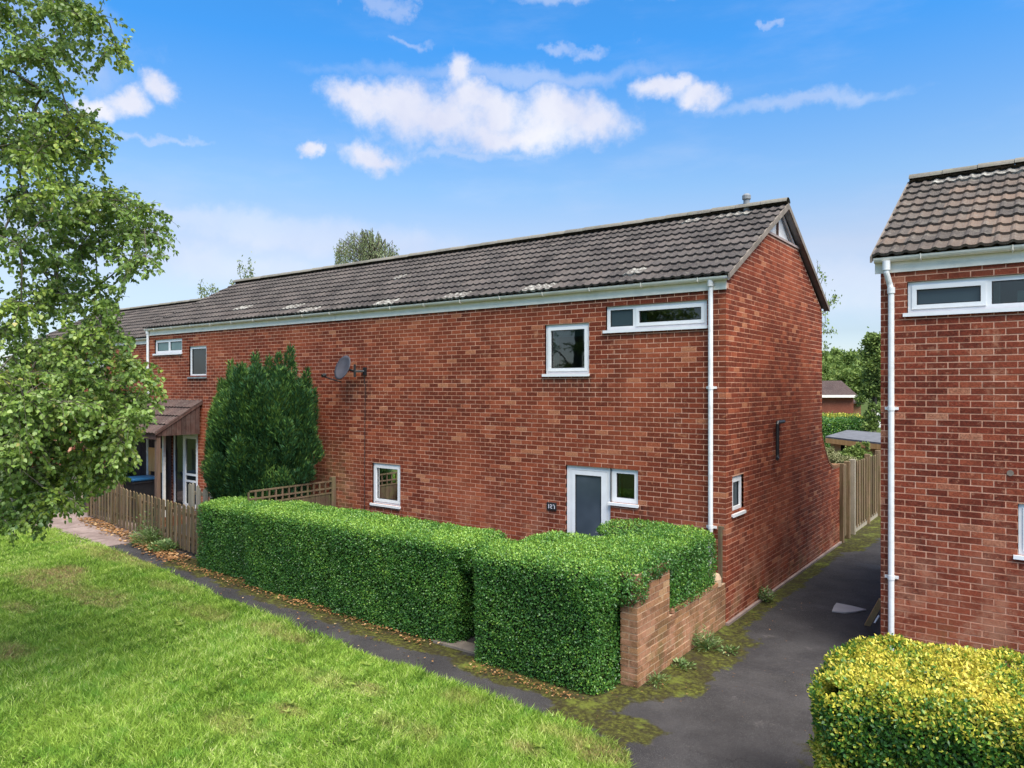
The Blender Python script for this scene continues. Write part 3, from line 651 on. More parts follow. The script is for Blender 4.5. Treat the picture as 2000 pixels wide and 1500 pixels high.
def downpipe(parent, x, Y, z1, z0, brackets, top='straight'):
    m = MB(); r = .034; yy = Y - .052
    if top == 'straight': pts_ = [(x, yy, z1), (x, yy, z0)]; m.tube(pts_, r, 12); m.tube([(x, yy - .006, z1 + .01), (x, yy - .006, z1 - .09)], .045, 12)
    else:
        m.tube([(x - .045, Y - .1, z1), (x - .045, Y - .1, z1 - .13), (x - .015, yy, z1 - .27), (x + .0, yy, z1 - .33), (x, yy, z0)], r, 12)
        m.tube([(x - .045, Y - .1, z1 + .01), (x - .045, Y - .1, z1 - .10)], .044, 12); m.tube([(x, yy, z1 - .31), (x, yy, z1 - .38)], .043, 12)
    p = m.build('downpipe', M['pipe'], parent, smooth=False)
    for z in brackets:
        b = MB(); b.tube([(x, yy, z), (x, yy, z + .05)], .040, 12); b.box(x - .075, x + .075, Y - .022, Y - .002, z + .008, z + .042); b.build('pipe_clip', M['pipe'], p)
    return p

ZE, ZR, YR, ZF = 4.985, 6.49, 2.70, 4.80     # eaves tile, ridge, ridge position back from the front wall, top of brickwork
DEPTH = 5.32
def gable_profile(z, oy=0., gap=.0):         # y range of the brickwork at height z
    if z <= 4.92: return (0., DEPTH)
    t_ = (z - 4.92 - gap) / (ZR - ZE)
    return (YR * t_, DEPTH - (DEPTH - YR) * t_)
def house_shell(nm, x0, x1, Y, label, bm, tk, openings, gable_r=None, lichen=(), sing_b=300, sing_t=300, zmort='mortar', verge_l=False, roof_x=None, back=True):
    h = thing(nm, ((x0 + x1) / 2, Y, 0), label, 'house', 'red brick terrace houses')
    wall = mortar_sheet('wall', h, 0, Y + .003, x0 + (.003 if not gable_r else 0), x1 - .006, -.05, ZF + .1, openings, M[zmort])
    L = front_bricks(Y, x0, x1, ZF, openings, quoin_r=gable_r is not None)
    if gable_r is not None:
        X = x1 - .003
        prof = [(Y + .006, -.05), (Y + DEPTH, -.05), (Y + DEPTH, 4.92), (Y + DEPTH - (DEPTH - YR) * ((5.89 - 4.92) / (ZR - ZE)), 5.89), (Y + YR * ((5.89 - 4.92) / (ZR - ZE)), 5.89), (Y + .006, 4.92)]
        m = MB(); us = [o for o in gable_r]
        sheet = mortar_sheet('gable_wall', h, 1, X, Y + .006, Y + DEPTH, -.05, 4.92, gable_r, M[zmort], top=[prof[5], prof[2], prof[3], prof[4]])
        L2 = gable_bricks(x1, Y, Y + DEPTH, lambda z: tuple(Y + q for q in gable_profile(z)), gable_r, zmax=5.89)
        n2 = int(sing_b * .5); emit_bricks(sheet, L2, bm, n2); emit_bricks(wall, L, bm, sing_b - n2)
    else: emit_bricks(wall, L, bm, sing_b)
    # closed back and hidden sides so that no light leaks in
    m = MB(); m.box(x0 + .01, x1 - .12 if gable_r else x1 - .01, Y + DEPTH - .2, Y + DEPTH - .001, -.05, 4.95); m.box(x0 + .01, x0 + .15, Y + .25, Y + DEPTH - .2, -.05, 4.95)
    m.box(x0 + .15, x1 - .15, Y + .9, Y + 1.0, -.05, 4.9); m.build('back_wall', bm, h)
    rx0, rx1 = roof_x or (x0, x1)
    roof = MB(); a = 4.93
    for sgn in (0,):
        roof.add([(rx0, Y - .08, ZE - .03), (rx1, Y - .08, ZE - .03), (rx1, Y + YR, ZR - .02), (rx0, Y + YR, ZR - .02), (rx0, Y + DEPTH + .12, ZE - .03), (rx1, Y + DEPTH + .12, ZE - .03)],
                 [(0, 1, 2, 3), (3, 2, 5, 4)])
    ro = roof.build('roof', M['vergeboard'], h)
    roof_slope(ro, rx0, rx1, Y - .13, ZE - .02, Y + YR, ZR, tk, True, sing_t, lichen)
    if back: roof_slope(ro, rx0, rx1, Y + DEPTH + .16, ZE - .02, Y + YR, ZR, tk, False, 0)
    ridge_line(ro, rx0, rx1, Y + YR, ZR, M['ridge'])
    # fascia and soffit
    m = MB(); m.box(rx0 + .01, x1 + (.01 if gable_r else 0), Y - .022, Y - .003, 4.775, 4.955); m.build('fascia', M['fascia'], h)
    return h

# openings (u0,u1,z0,z1)
E_open = [(-1.94, -.28, 4.275, 4.65), (-3.10, -2.25, 3.6, 4.42), (-2.69, -1.86, 0., 2.115), (-1.86, -1.38, 1.575, 2.115), (-7.29, -6.50, 1.05, 1.86)]
E_gable = [(.26, .74, 1.54, 2.08)]
xl = lambda px, py: gnd(px, py)[0]
LICH = [(-6.9, 0, .3), (-5.05, 0, .18), (-3.2, 0, .3), (-1.45, 1, .18), (-.85, 9, .3), (-1.45, 9, .16), (-8.0, 5, .16)]
end = house_shell('end_terrace_house', -8.40, 0., 0., 'red brick end terrace house with the white part glazed front door behind the clipped hedge', M['brick'], 'tile', E_open, E_gable, LICH, roof_x=(-8.40, .10))
window(end, 0, 0., -1.94, -.28, 4.275, 4.65, [(-1.94, -1.45, False, 'frosted'), (-1.45, -.28, True, 'dark_glass')])
window(end, 0, 0., -3.10, -2.25, 3.6, 4.42, [(-3.10, -2.25, True, 'dark_glass')], blind=True)
window(end, 0, 0., -7.29, -6.50, 1.05, 1.86, [(-7.29, -6.50, True, 'dark_glass')], blind=True)
window(end, 1, 0., .26, .74, 1.54, 2.08, [(.26, .74, True, 'frosted')], fr=.05)
window(end, 0, 0., -1.852, -1.38, 1.575, 2.112, [(-1.852, -1.38, False, 'dark_glass')], fr=.075, name='side_light')
# front door
xf = XF(0, 0.)
m = MB(); m.box(-2.686, -2.60, -.095, -.035, 0.02, 2.11); m.box(-1.935, -1.858, -.095, -.035, 0.02, 2.11); m.box(-2.60, -1.935, -.095, -.035, 2.035, 2.11); m.box(-2.60, -1.935, -.095, -.02, .0, .05)
door = m.build('door', M['upvc'], end, xf=xf)
m = MB(); a, b, c_, d_ = -2.595, -1.940, .055, 2.03
m.box(a, a + .07, -.08, -.028, c_, d_); m.box(b - .10, b, -.08, -.028, c_, d_); m.box(a + .07, b - .10, -.08, -.028, d_ - .07, d_); m.box(a + .07, b - .10, -.08, -.028, c_, c_ + .12)
m.build('door_leaf', M['upvc'], door, xf=xf)
m = MB(); m.box(a + .07, b - .10, -.058, -.045, c_ + .12, d_ - .07); m.build('pane', M['door_glass'], door, xf=xf)
m = MB(); m.box(a + .068, a + .08, -.046, -.03, c_ + .12, d_ - .07); m.box(b - .112, b - .098, -.046, -.03, c_ + .12, d_ - .07); m.box(a + .08, b - .112, -.046, -.03, d_ - .082, d_ - .068); m.build('gasket', M['black'], door, xf=xf)
m = MB(); m.cbox(b - .068, b - .036, -.028, -.018, .93, 1.17, .003); m.tube([(b - .052, -.02, 1.075), (b - .052, .028, 1.075), (b - .17, .034, 1.075)], .010, 8); m.build('handle', M['steel'], door, xf=xf)
m = MB(); m.box(-2.75, -1.85, -.9, -.0, -.02, .06); m.build('door_step', M['slab'], end)
gutter(end, -16.18, .055, 0., 4.955)
downpipe(end, -.205, 0., 4.915, .1, [3.35, 1.35])
# verge strips, gable top boards and trims of the end house
def verge(parent, X0, X1, Y, mat):
    for s, (ya, yb) in enumerate(((Y - .14, Y + YR), (Y + DEPTH + .17, Y + YR))):
        m = MB(); z0_, z1_ = ZE - .03, ZR + .0; dz = .055
        m.prism([(X0, ya, z0_ - dz), (X0, yb, z1_ - dz - .01), (X0, yb, z1_ + .035), (X0, ya, z0_ + .022)], (X1 - X0, 0, 0)); m.build('verge', mat, parent)
verge(end, .083, .108, 0., M['vergeboard'])
m = MB(); m.prism([(.0, DEPTH + .16, ZE - .075), (.0, YR, ZR - .065), (.0, YR, ZR - .05), (.0, DEPTH + .16, ZE - .06)], (.083, 0, 0)); m.prism([(.0, -.13, ZE - .075), (.0, YR, ZR - .065), (.0, YR, ZR - .05), (.0, -.13, ZE - .06)], (.083, 0, 0)); m.build('soffit', M['lead'], end)
tb = (5.89 - 4.92) / (ZR - ZE); ya, yb = YR * tb, DEPTH - (DEPTH - YR) * tb
m = MB(); m.box(-.10, .022, ya - .06, yb + .03, 5.885, 5.925); m.build('gable_cap_board', M['trim'], end)
m = MB(); m.prism([(-.085, ya, 5.925), (-.085, yb, 5.925), (-.085, YR, ZR - .04)], (.02, 0, 0)); gp = m.build('gable_board', M['paint_panel'], end)
m = MB(); m.box(-.065, -.030, YR - .16, YR - .125, 5.925, 6.30); m.build('batten', M['cladding'], gp)
m = MB(); m.prism([(-.062, yb - .30, 5.925), (-.062, yb - .22, 5.925), (-.062, YR + .03, 6.37), (-.062, YR - .0, 6.39)], (.02, 0, 0)); m.build('batten', M['lead'], gp)
m = MB(); m.prism([(-.04, yb - .19, 5.925), (-.04, yb - .13, 5.925), (-.04, YR + .07, 6.36), (-.04, YR + .03, 6.38)], (.03, 0, 0)); m.build('batten', M['paint_panel'], gp)
m = MB(); m.tube([(-.62, YR - .02, ZR + .0), (-.62, YR - .02, ZR + .20)], .055, 12); m.tube([(-.62, YR - .02, ZR + .20), (-.62, YR - .02, ZR + .205), (-.62, YR - .02, ZR + .27), (-.62, YR - .02, ZR + .30)], [.055, .075, .075, .045], 12); m.build('vent_pipe', M['lead'], end)
m = MB(); m.tube([(-.01, 2.36, 2.80), (.11, 2.36, 2.80), (.13, 2.36, 2.775), (.13, 2.36, 2.24), (.135, 2.33, 2.21), (.15, 2.26, 2.20)], .026, 8)
# overflow: runs along the wall then down
m = MB(); m.tube([(-.02, 2.52, 2.80), (.06, 2.52, 2.80), (.075, 2.50, 2.80), (.075, 2.17, 2.80), (.075, 2.15, 2.775), (.075, 2.15, 2.26), (.08, 2.13, 2.22), (.10, 2.05, 2.205)], .030, 8); m.build('overflow_pipe', M['black'], end)

# house number plaque, dark with pale figures
pq = thing('number_plaque', (-2.95, -.012, 1.41), 'small black house number plaque on the brick left of the white front door', 'sign')
m = MB(); m.cbox(-3.055, -2.865, -.022, -.002, 1.335, 1.465, .004); m.build('plate', M['black'], pq)
def digit(m, x, z, w, h, segs, y=-.026, s=.012):
    S_ = {'t': (x, x + w, z + h - s, z + h), 'm': (x, x + w, z + h / 2 - s / 2, z + h / 2 + s / 2), 'b': (x, x + w, z, z + s), 'ul': (x, x + s, z + h / 2, z + h), 'll': (x, x + s, z, z + h / 2), 'ur': (x + w - s, x + w, z + h / 2, z + h), 'lr': (x + w - s, x + w, z, z + h / 2)}
    for q in segs: a, b, c_, d_ = S_[q]; m.box(a, b, y, y + .004, c_, d_)
M['figure'] = plain('pale_figures', (.62, .60, .64), .5)
for dx, segs in ((0, ('ul', 'll')), (.034, ('t', 'ur', 'm', 'll', 'b')), (.088, ('t', 'ur', 'lr'))):
    m = MB(); digit(m, -3.015 + dx, 1.365, .038 if dx else .012, .07, segs); m.build('numeral', M['figure'], pq)

# satellite dish on the party wall line
ds = thing('satellite_dish', (-7.5, 0, 3.75), 'grey mesh satellite dish on a wall bracket high on the red brick front', 'dish')
def dish_mesh(rx, rz, dep):
    V = [(0, 0, 0)]; F = []; nr, na = 5, 20
    for i in range(1, nr + 1):
        for k in range(na):
            a = 2 * math.pi * k / na; q = i / nr; V.append((rx * q * math.cos(a), -dep * q * q, rz * q * math.sin(a)))
    for k in range(na): F.append((0, 1 + k, 1 + (k + 1) % na))
    for i in range(nr - 1):
        for k in range(na): F.append((1 + i * na + k, 1 + (i + 1) * na + k, 1 + (i + 1) * na + (k + 1) % na, 1 + i * na + (k + 1) % na))
    n0 = len(V); V += [(x, y + .012, z) for x, y, z in V]; F += [tuple(reversed([j + n0 for j in f])) for f in F]
    o = 1 + (nr - 1) * na
    F += [(o + k, n0 + o + k, n0 + o + (k + 1) % na, o + (k + 1) % na) for k in range(na)]
    return V, F
V, F = dish_mesh(.215, .265, .05); V = np.array(V); tilt = R_(22); yaw = R_(0)
y_, z_ = V[:, 1] * math.cos(tilt) + V[:, 2] * math.sin(tilt), -V[:, 1] * math.sin(tilt) + V[:, 2] * math.cos(tilt)
V = np.stack([V[:, 0] * math.cos(yaw) - y_ * math.sin(yaw), V[:, 0] * math.sin(yaw) + y_ * math.cos(yaw), z_], 1) + np.array([-7.83, -.27, 3.76])
m = MB(); m.add(V, F); m.build('reflector', M['dish'], ds, smooth=True)
m = MB(); m.tube([(-7.80, -.20, 3.74), (-7.62, -.17, 3.70), (-7.50, -.03, 3.70)], .022, 8); m.tube([(-7.62, -.17, 3.58), (-7.62, -.17, 3.84)], .024, 8); m.box(-7.54, -7.45, -.03, -.003, 3.62, 3.78); m.build('wall_bracket', M['black'], ds)
m = MB(); m.tube([(-7.83, -.34, 3.48), (-7.83, -.76, 3.58)], .014, 6); m.tube([(-7.83, -.74, 3.62), (-7.83, -.82, 3.60)], .034, 8); m.build('receiver_arm', M['black'], ds)
m = MB(); m.tube([(-7.52, -.012, 3.6), (-7.49, -.010, 3.4), (-7.50, -.010, 2.2), (-7.505, -.010, .6), (-7.50, -.010, .05)], .008, 5); m.build('cable', M['black'], ds)

# neighbouring house of the same range
N_open = [(-15.84, -14.45, 4.275, 4.65), (-14.11, -13.31, 3.64, 4.42), (-14.92, -13.70, .22, 2.20)]
nb = house_shell('terrace_house', -16.2, -8.40, 0., 'red brick middle terrace house with lean-to tiled porch behind the picket fence', M['brick'], 'tile', N_open, None,
                 [(-10.1, 1, .3), (-12.5, 2, .3), (-9.3, 0, .3)], sing_t=280)
window(nb, 0, 0., -15.84, -14.45, 4.275, 4.65, [(-15.84, -15.14, False, 'aqua_glass'), (-15.14, -14.45, False, 'aqua_glass')], fr=.07)
window(nb, 0, 0., -14.11, -13.31, 3.64, 4.42, [(-14.11, -13.31, False, 'deep_glass')], fr=.065, sillmat='lead')
downpipe(nb, -16.10, 0., 4.915, .1, [3.2, 1.6])
# patio style door beneath the porch
m = MB(); m.box(-14.915, -14.86, -.09, -.03, .22, 2.195); m.box(-14.46, -14.40, -.09, -.03, .22, 2.195); m.box(-13.76, -13.705, -.09, -.03, .22, 2.195); m.box(-14.86, -13.76, -.09, -.03, 2.13, 2.195); m.box(-14.86, -13.76, -.09, -.03, .22, .27)
dr = m.build('door', M['upvc'], nb, xf=xf)
m = MB(); a, b = -14.39, -13.765
m.box(a, a + .07, -.075, -.02, .27, 2.13); m.box(b - .06, b, -.075, -.02, .27, 2.13); m.box(a + .07, b - .06, -.075, -.02, 2.05, 2.13); m.box(a + .07, b - .06, -.075, -.02, .27, .37)
m.box(a + .07, b - .06, -.07, -.025, .93, .98); m.box(a + .07, b - .06, -.07, -.025, 1.10, 1.15); m.build('door_leaf', M['upvc'], dr, xf=xf)
m = MB(); m.box(a + .07, b - .06, -.055, -.045, .37, 2.05); m.build('pane', M['deep_glass'], dr, xf=xf)
m = MB(); m.box(-14.86, -14.46, -.06, -.05, .27, 2.13); m.build('pane', M['deep_glass'], dr, xf=xf)
m = MB(); m.box(-15.1, -13.5, -.5, -.01, -.02, .20); m.build('door_step', M['slab'], nb)
# porch: lean-to roof, side boards, posts
PX0, PX1, PY = -17.4, -13.52, -1.16
m = MB(); m.prism([(PX0, PY, 2.27), (PX0, 0, 3.02), (PX0, 0, 2.97), (PX0, PY, 2.22)], (PX1 - PX0, 0, 0)); po = m.build('porch_roof', M['cladding'], nb)
roof_slope(po, PX0, PX1 + .05, PY - .06, 2.25, -.0, 3.04, 'tile_red', True, 60)
m = MB(); m.box(PX0, PX1, PY - .02, PY + .0, 2.12, 2.27); m.build('porch_fascia', M['cladding'], nb)
nbd = 9
for i in range(nbd):
    ya_, yb_ = PY + 1.10 * i / nbd, PY + 1.10 * (i + 1) / nbd - .008; z_ = lambda y: 2.27 + .75 * (y - PY) / 1.16
    m = MB(); m.prism([(PX1 - .0, ya_, 2.20), (PX1, yb_, 2.20), (PX1, yb_, z_(yb_) - .02), (PX1, ya_, z_(ya_) - .02)], (.022, 0, 0)); m.build('cladding_board', M['cladding'], po, rnd=random.random())
m = MB(); m.prism([(PX1 + .022, PY - .05, 2.22), (PX1 + .022, 0, 2.955), (PX1 + .022, 0, 3.05), (PX1 + .022, PY - .05, 2.315)], (.022, 0, 0)); m.build('barge_board', M['cladding'], po)
for (x, y) in ((-13.58, PY + .06), (-15.4, PY + .06), (-17.2, PY + .06)):
    m = MB(); m.cbox(x - .05, x + .05, y - .05, y + .05, 0, 2.22, .006); m.build('porch_post', M['post'], nb)
m = MB(); m.box(-14.2, -14.14, PY + .5, PY + .56, .02, 2.2); m.build('porch_post', M['cream'], nb)
for i in range(18):  # dark boards added on the back wall to stand for the porch shade
    m = MB(); m.box(-17.35 + i * .134, -17.35 + i * .134 + .128, -.035, -.012, .05, 2.75); m.build('shade_board', M['gate'], nb, rnd=random.random())
m = MB(); m.box(-13.60, -13.52, -1.1, -.01, .0, .22); m.build('porch_plinth', M['brick'], nb)

# third house, set back
T_open = [(-24.5, -22.9, 3.72, 4.45)]
th3 = house_shell('terrace_house', -30., -16.25, 1.9, 'far left red brick terrace house set back behind the birch branches', M['brick'], 'tile', T_open, None, [(-20.5, 5, .3)], sing_b=60, sing_t=120)
window(th3, 0, 1.9, -24.5, -22.9, 3.72, 4.45, [(-24.5, -23.7, False, 'aqua_glass'), (-23.7, -22.9, False, 'dark_glass')], mat='cream', fr=.07)
gutter(th3, -29.9, -16.3, 1.9, 4.955)

# right hand house
R_open = [(2.33, 4.6, 4.275, 4.65), (3.43, 4.6, 1.51, 2.085)]
RY = -.25
rh = house_shell('terrace_house', 2.04, 9.5, RY, 'red brick house cut off by the right edge, with the buff mottled tiled roof', M['brick_b'], 'tile_b', R_open, None, [(3.0, 9, .5), (4.1, 6, .45), (2.5, 9, .3)], roof_x=(1.97, 9.5))
window(rh, 0, RY, 2.33, 4.6, 4.275, 4.65, [(2.33, 3.15, True, 'frosted'), (3.15, 4.6, False, 'dark_glass')])
window(rh, 0, RY, 3.43, 4.6, 1.51, 2.085, [(3.43, 4.6, True, 'dark_glass')])
for x in (3.42, 3.72):
    m = MB(); m.cbox(x, x + .07, RY + .12, RY + .135, 4.32, 4.47, .004); m.build('window_ornament', M['cream'], rh)
gutter(rh, 1.985, 9.5, RY, 4.955)
downpipe(rh, 2.165, RY, 4.90, .05, [3.1, 1.05], top='swan')
m = MB(); m.tube([(3.36, RY + .02, 2.42), (3.36, RY - .006, 2.42)], .034, 10); m.build('wall_stain', M['vergeboard'], rh)  # small brown disc in place of a round stain on the brick
verge(rh, 1.945, 1.97, RY, M['vergeboard'])
m = MB(); m.box(2.045, 2.15, RY + .11, RY + DEPTH, -.05, 4.93); m.prism([(2.045, RY, 4.92), (2.045, RY + DEPTH, 4.92), (2.045, RY + YR, ZR - .08)], (.1, 0, 0)); m.build('side_wall', M['brick_b'], rh)

# ------------------------------------------------------------------ garden walls
gw = thing('garden_wall', (-.1, -1.4, 0), 'weathered brown brick garden wall stepping down beside the hedge and alley', 'wall')
L = []
for c in range(17):
    zc = c * CO + .005 + BH / 2; y1 = -.0 if c < 8 else -1.88; y0 = -2.74; par = c % 2
    # alley face, front end
    s = y0 if par else y0 + .1125
    for a, b in spans(s, y1 - .01, y0 if par else y0 + .1125, []): L.append((-BD / 2, (a + b) / 2, zc, BD, b - a, BH, 1, 0))
    if par == 0: L.append((-BL / 2, y0 + BD / 2, zc, BL, BD, BH, 0, -1))
    else: L.append((-BD - .01 - BD / 2, y0 + BD / 2, zc, BD, BD, BH, 0, -1))
    if par == 0: L.append((-BL + BD / 2, y0 + .1125 + BL / 2, zc, BD, BL, BH, -1, 0))
cap = [(-.1075, -1.88 - .05 - .0, 0)]
sh = MB(); sh.box(-.2, -.004, -2.736, -1.886, -.05, 1.27); sh.box(-.2, -.004, -1.886, -.01, -.05, .595); shell = sh.build('wall_core', M['mortar_old'], gw)
emit_bricks(shell, L, M['brick_old'], 290, .0035)
for i, y in enumerate(np.arange(-1.80, -.25, .225)):
    m = MB(); m.cbox(-.222, .004, y, y + .215, .603, .665, .008); m.build('brick', M['brick_old'], gw, rnd=random.random())
m = MB(); m.tube([(-.11, -.24, .60), (-.11, -.24, .70), (-.11, -.24, .76), (-.11, -.24, .78)], [.13, .13, .10, .02], 12); m.build('coping_block', M['mortar_old'], gw)
fp = thing('timber_post', (-.03, -.10, 0), 'short dark timber post between the hedge end and the house corner', 'post')
m = MB(); m.box(-.06, -.01, -.15, -.10, .62, 1.42); m.box(-.055, -.015, -.10, -.02, 1.36, 1.40); m.build('upright', M['fence_brown'], fp)

# sweeping brick wall beyond the gable
sw = thing('garden_wall', (-.05, 6.1, 0), 'red brick garden wall sweeping down from the gable to the alley fence', 'wall')
def sweep(y): 
    q = min(max((y - DEPTH) / 1.1, 0), 1); return 1.66 + .75 * (1 - q) ** 2.2
L = []
for c in range(33):
    zc = c * CO + .005 + BH / 2; par = c % 2
    hi = 6.80
    if zc > 1.66: hi = DEPTH + 1.1 * (1 - ((zc - 1.66) / .75) ** (1 / 2.2)) if zc < 2.41 else 0
    if hi > DEPTH + .05:
        for a, b in spans(DEPTH + .002, hi, 0 if par else .1125, []): L.append((-BD / 2, (a + b) / 2, zc, BD, b - a, BH, 1, 0))
ys_ = np.linspace(DEPTH, 6.79, 16); m = MB()
m.prism([(-.006, DEPTH, -.05)] + [(-.006, 6.79, -.05)] + [(-.006, y, sweep(y) + .0) for y in ys_[::-1]], (-.2, 0, 0)); shell = m.build('wall_core', M['mortar'], sw)
emit_bricks(shell, L, M['brick'], 290)
m = MB()
for a, b in zip(ys_[:-1], ys_[1:]): m.prism([(.006, a, sweep(a)), (.006, b, sweep(b)), (.006, b, sweep(b) + .06), (.006, a, sweep(a) + .06)], (-.225, 0, 0))
m.build('coping', M['brick_old'], sw)

# concrete footing strip seen along the alley
m = MB(); m.box(-.0, .045, -.02, 6.82, -.03, .035); m.build('kerb_strip', M['slab'], kind='structure')

# ------------------------------------------------------------------ fences
def board_fence(nm, p0, p1, h, label, bw=.14, gap=.008, mat='fence', posts=2.0, top=None, th=.02, outward=1, cat='fence', pale=None, post_h=None, z0=.06):
    p0 = np.array(p0, float); p1 = np.array(p1, float); d = p1 - p0; Ln = np.linalg.norm(d); d /= Ln; n_ = np.array([-d[1], d[0]]) * outward; ang = math.atan2(d[1], d[0])
    o = thing(nm, (p0[0], p0[1], 0), label, cat, None)
    k = int(Ln / (bw + gap)); cache = {}
    for i in range(k):
        u = (i + .5) * (bw + gap); hh = top(u) if top else h; hh += random.uniform(-.006, .006); key = round(hh, 2)
        if key not in cache:
            m = MB(); m.add([(-bw / 2, -th / 2, z0), (bw / 2, -th / 2, z0), (bw / 2, th / 2, z0), (-bw / 2, th / 2, z0), (-bw / 2, -th / 2, key - (bw * .3 if pale else 0)), (bw / 2, -th / 2, key - (bw * .3 if pale else 0)), (bw / 2, th / 2, key - (bw * .3 if pale else 0)), (-bw / 2, th / 2, key - (bw * .3 if pale else 0)),
                              (0, -th / 2, key), (0, th / 2, key)],
                             [(0, 3, 2, 1), (0, 1, 5, 8, 4), (1, 2, 6, 5), (2, 3, 7, 9, 6), (3, 0, 4, 7), (4, 8, 9, 7), (8, 5, 6, 9)])
            cache[key] = raw_mesh('board', m.v, m.f, M[mat], [0.] * len(m.f))
        q = p0 + d * u; pj = random.uniform(0, .008) + (.026 * (i % 2) if pale else 0); b = link('board', cache[key], o, random.random(), (q[0] + n_[0] * pj, q[1] + n_[1] * pj, 0)); b.rotation_euler = (random.uniform(-.01, .01), random.uniform(-.012, .012), ang)
    for zr in ((.25, h - .25) if h < 1.4 else (.3, h / 2, h - .25)):
        m = MB(); a = p0 - n_ * (th + .02); b = p1 - n_ * (th + .02); m.prism([(a[0], a[1], zr), (b[0], b[1], zr), (b[0], b[1], zr + .07), (a[0], a[1], zr + .07)], (-n_[0] * .035, -n_[1] * .035, 0)); m.build('rail', M[mat], o)
    np_ = max(1, int(round(Ln / posts)))
    for i in range(np_ + 1):
        q = p0 + d * (Ln * i / np_) - n_ * .06; m = MB(); m.cbox(q[0] - .05, q[0] + .05, q[1] - .05, q[1] + .05, 0, post_h or h - .03, .006); m.build('post', M[mat], o)
    return o
# alley fence: slatted boards between projecting posts
af = thing('wooden_fence', (0, 9, 0), 'tall weathered closeboard fence along the far side of the alley', 'fence')
cuts = [(6.84, 7.42, .11), (7.5, 7.86, .14), (8.10, 9.55, .11), (9.72, 10.9, .11), (11.05, 13.9, .11)]
for (a, b, bw) in cuts:
    k = max(2, int((b - a) / (bw + .02)))
    w_ = (b - a) / k
    for i in range(k):
        y = a + (i + .5) * w_; h_ = 1.66 - .012 * (y - 7) + random.uniform(-.01, .01); proud = .0 if i % 2 else .035
        m = MB(); m.cbox(-.02 + proud, .0 + proud, y - w_ / 2 + .006, y + w_ / 2 - .006, .10, h_, .003); m.build('board', M['fence'], af, rnd=random.random())
for y in (6.88, 7.46, 7.98, 9.63, 10.97, 14.0):
    m = MB(); m.cbox(-.05, .075, y - .045, y + .045, 0, 1.72, .006); m.build('post', M['fence'] if y != 7.98 else M['fence_pale'], af)
for z in (.3, 1.35):
    m = MB(); m.box(-.07, -.025, 6.9, 13.95, z, z + .07); m.build('rail', M['fence'], af)
m = MB(); m.box(-.012, .018, 8.05, 13.9, .0, .13); m.build('gravel_board', M['fence_pale'], af)
# picket fence of the neighbour
def ptop(u):
    return .98 if u > 3.0 else .98 + .62 * (1 - u / 3.0) ** 1.6
board_fence('picket_fence', (-16.55, -1.40), (-9.75, -2.22), .98, 'old low picket fence with swept up left end in front of the porch', .078, .028, 'fence', 1.8, ptop, .018, -1, pale=True, post_h=.9)
board_fence('wooden_gate', (-18.3, -1.15), (-17.35, -1.3), 1.35, 'weathered timber gate panel left of the dark garden opening', .11, .01, 'fence_pale', 1.0, None, .018, -1, cat='gate')
board_fence('wooden_fence', (-11.1, -1.72), (-9.3, -1.72), 1.34, 'few pale splintered boards at the foot of the dark conifer', .10, .03, 'fence_pale', 1.6, lambda u: 1.30 + .05 * math.sin(u * 9), .018, -1, pale=True, post_h=1.1)
# trellis fence between the two gardens
tf = thing('trellis_fence', (-8.4, -1.1, 0), 'brown trellis topped fence running out from the wall behind the long hedge', 'fence')
for i in range(16):
    y = -.16 - i * .125; m = MB(); m.box(-8.41, -8.39, y - .118, y, .05, 1.15); m.build('board', M['fence_brown'], tf, rnd=random.random())
for z in (1.155, 1.255, 1.40):
    m = MB(); m.box(-8.42, -8.38, -2.05, -.12, z, z + .028); m.build('rail', M['fence_brown'], tf)
for i in range(13):
    y = -.28 - i * .15; m = MB(); m.box(-8.415, -8.385, y - .015, y + .015, 1.19, 1.40); m.build('slat', M['fence_brown'], tf)
for y in (-.08, -2.2):
    m = MB(); m.cbox(-8.46, -8.36, y - .05, y + .05, 0, 1.50 if y > -1 else 1.15, .006); m.build('post', M['fence_brown'], tf)
# garden gate between the hedges
gg_ = thing('garden_gate', (-2.35, -2.75, 0), 'narrow dark brown timber gate in the gap between the two clipped hedges', 'gate')
for i in range(7):
    x = -2.76 + i * .118; m = MB(); m.box(x, x + .11, -2.42, -2.40, .06, 1.10); m.build('board', M['gate'], gg_, rnd=random.random())
for z in (.25, .95): m = MB(); m.box(-2.78, -1.93, -2.40, -2.36, z, z + .09); m.build('rail', M['gate'], gg_)
m = MB(); m.prism([(-2.85, -3.02, .0), (-1.95, -3.02, .0), (-1.95, -2.78, .0), (-2.85, -2.78, .0)], (0, 0, .03)); m.build('threshold', M['vergeboard'], kind='structure')

# wheelie bin, plank, board pieces
bn = thing('wheelie_bin', (-15.1, -.75, 0), 'black wheeled bin with blue lid standing in the dark porch', 'bin')
m = MB(); m.add([(-15.35, -.98, .08), (-14.87, -.98, .08), (-14.87, -.5, .08), (-15.35, -.5, .08), (-15.40, -1.05, 1.0), (-14.82, -1.05, 1.0), (-14.82, -.43, 1.0), (-15.40, -.43, 1.0)],
                 [(0, 3, 2, 1), (4, 5, 6, 7), (0, 1, 5, 4), (1, 2, 6, 5), (2, 3, 7, 6), (3, 0, 4, 7)]); m.box(-15.42, -14.80, -1.07, -.41, .94, .98); m.build('bin_body', M['black'], bn)
M['blue'] = plain('blue_lid', (.02, .10, .22), .4); m = MB(); m.cbox(-15.43, -14.79, -1.09, -.38, 1.0, 1.07, .02); m.build('lid', M['blue'], bn)
for x in (-15.36, -14.90): m = MB(); m.tube([(x, -.46, .1), (x + .05, -.46, .1)], .1, 14); m.build('wheel', M['black'], bn)
cr = thing('plywood_sheet', (-16.0, -.2, 0), 'tan wooden panel leaning on the wall behind the blue lidded bin', 'panel')
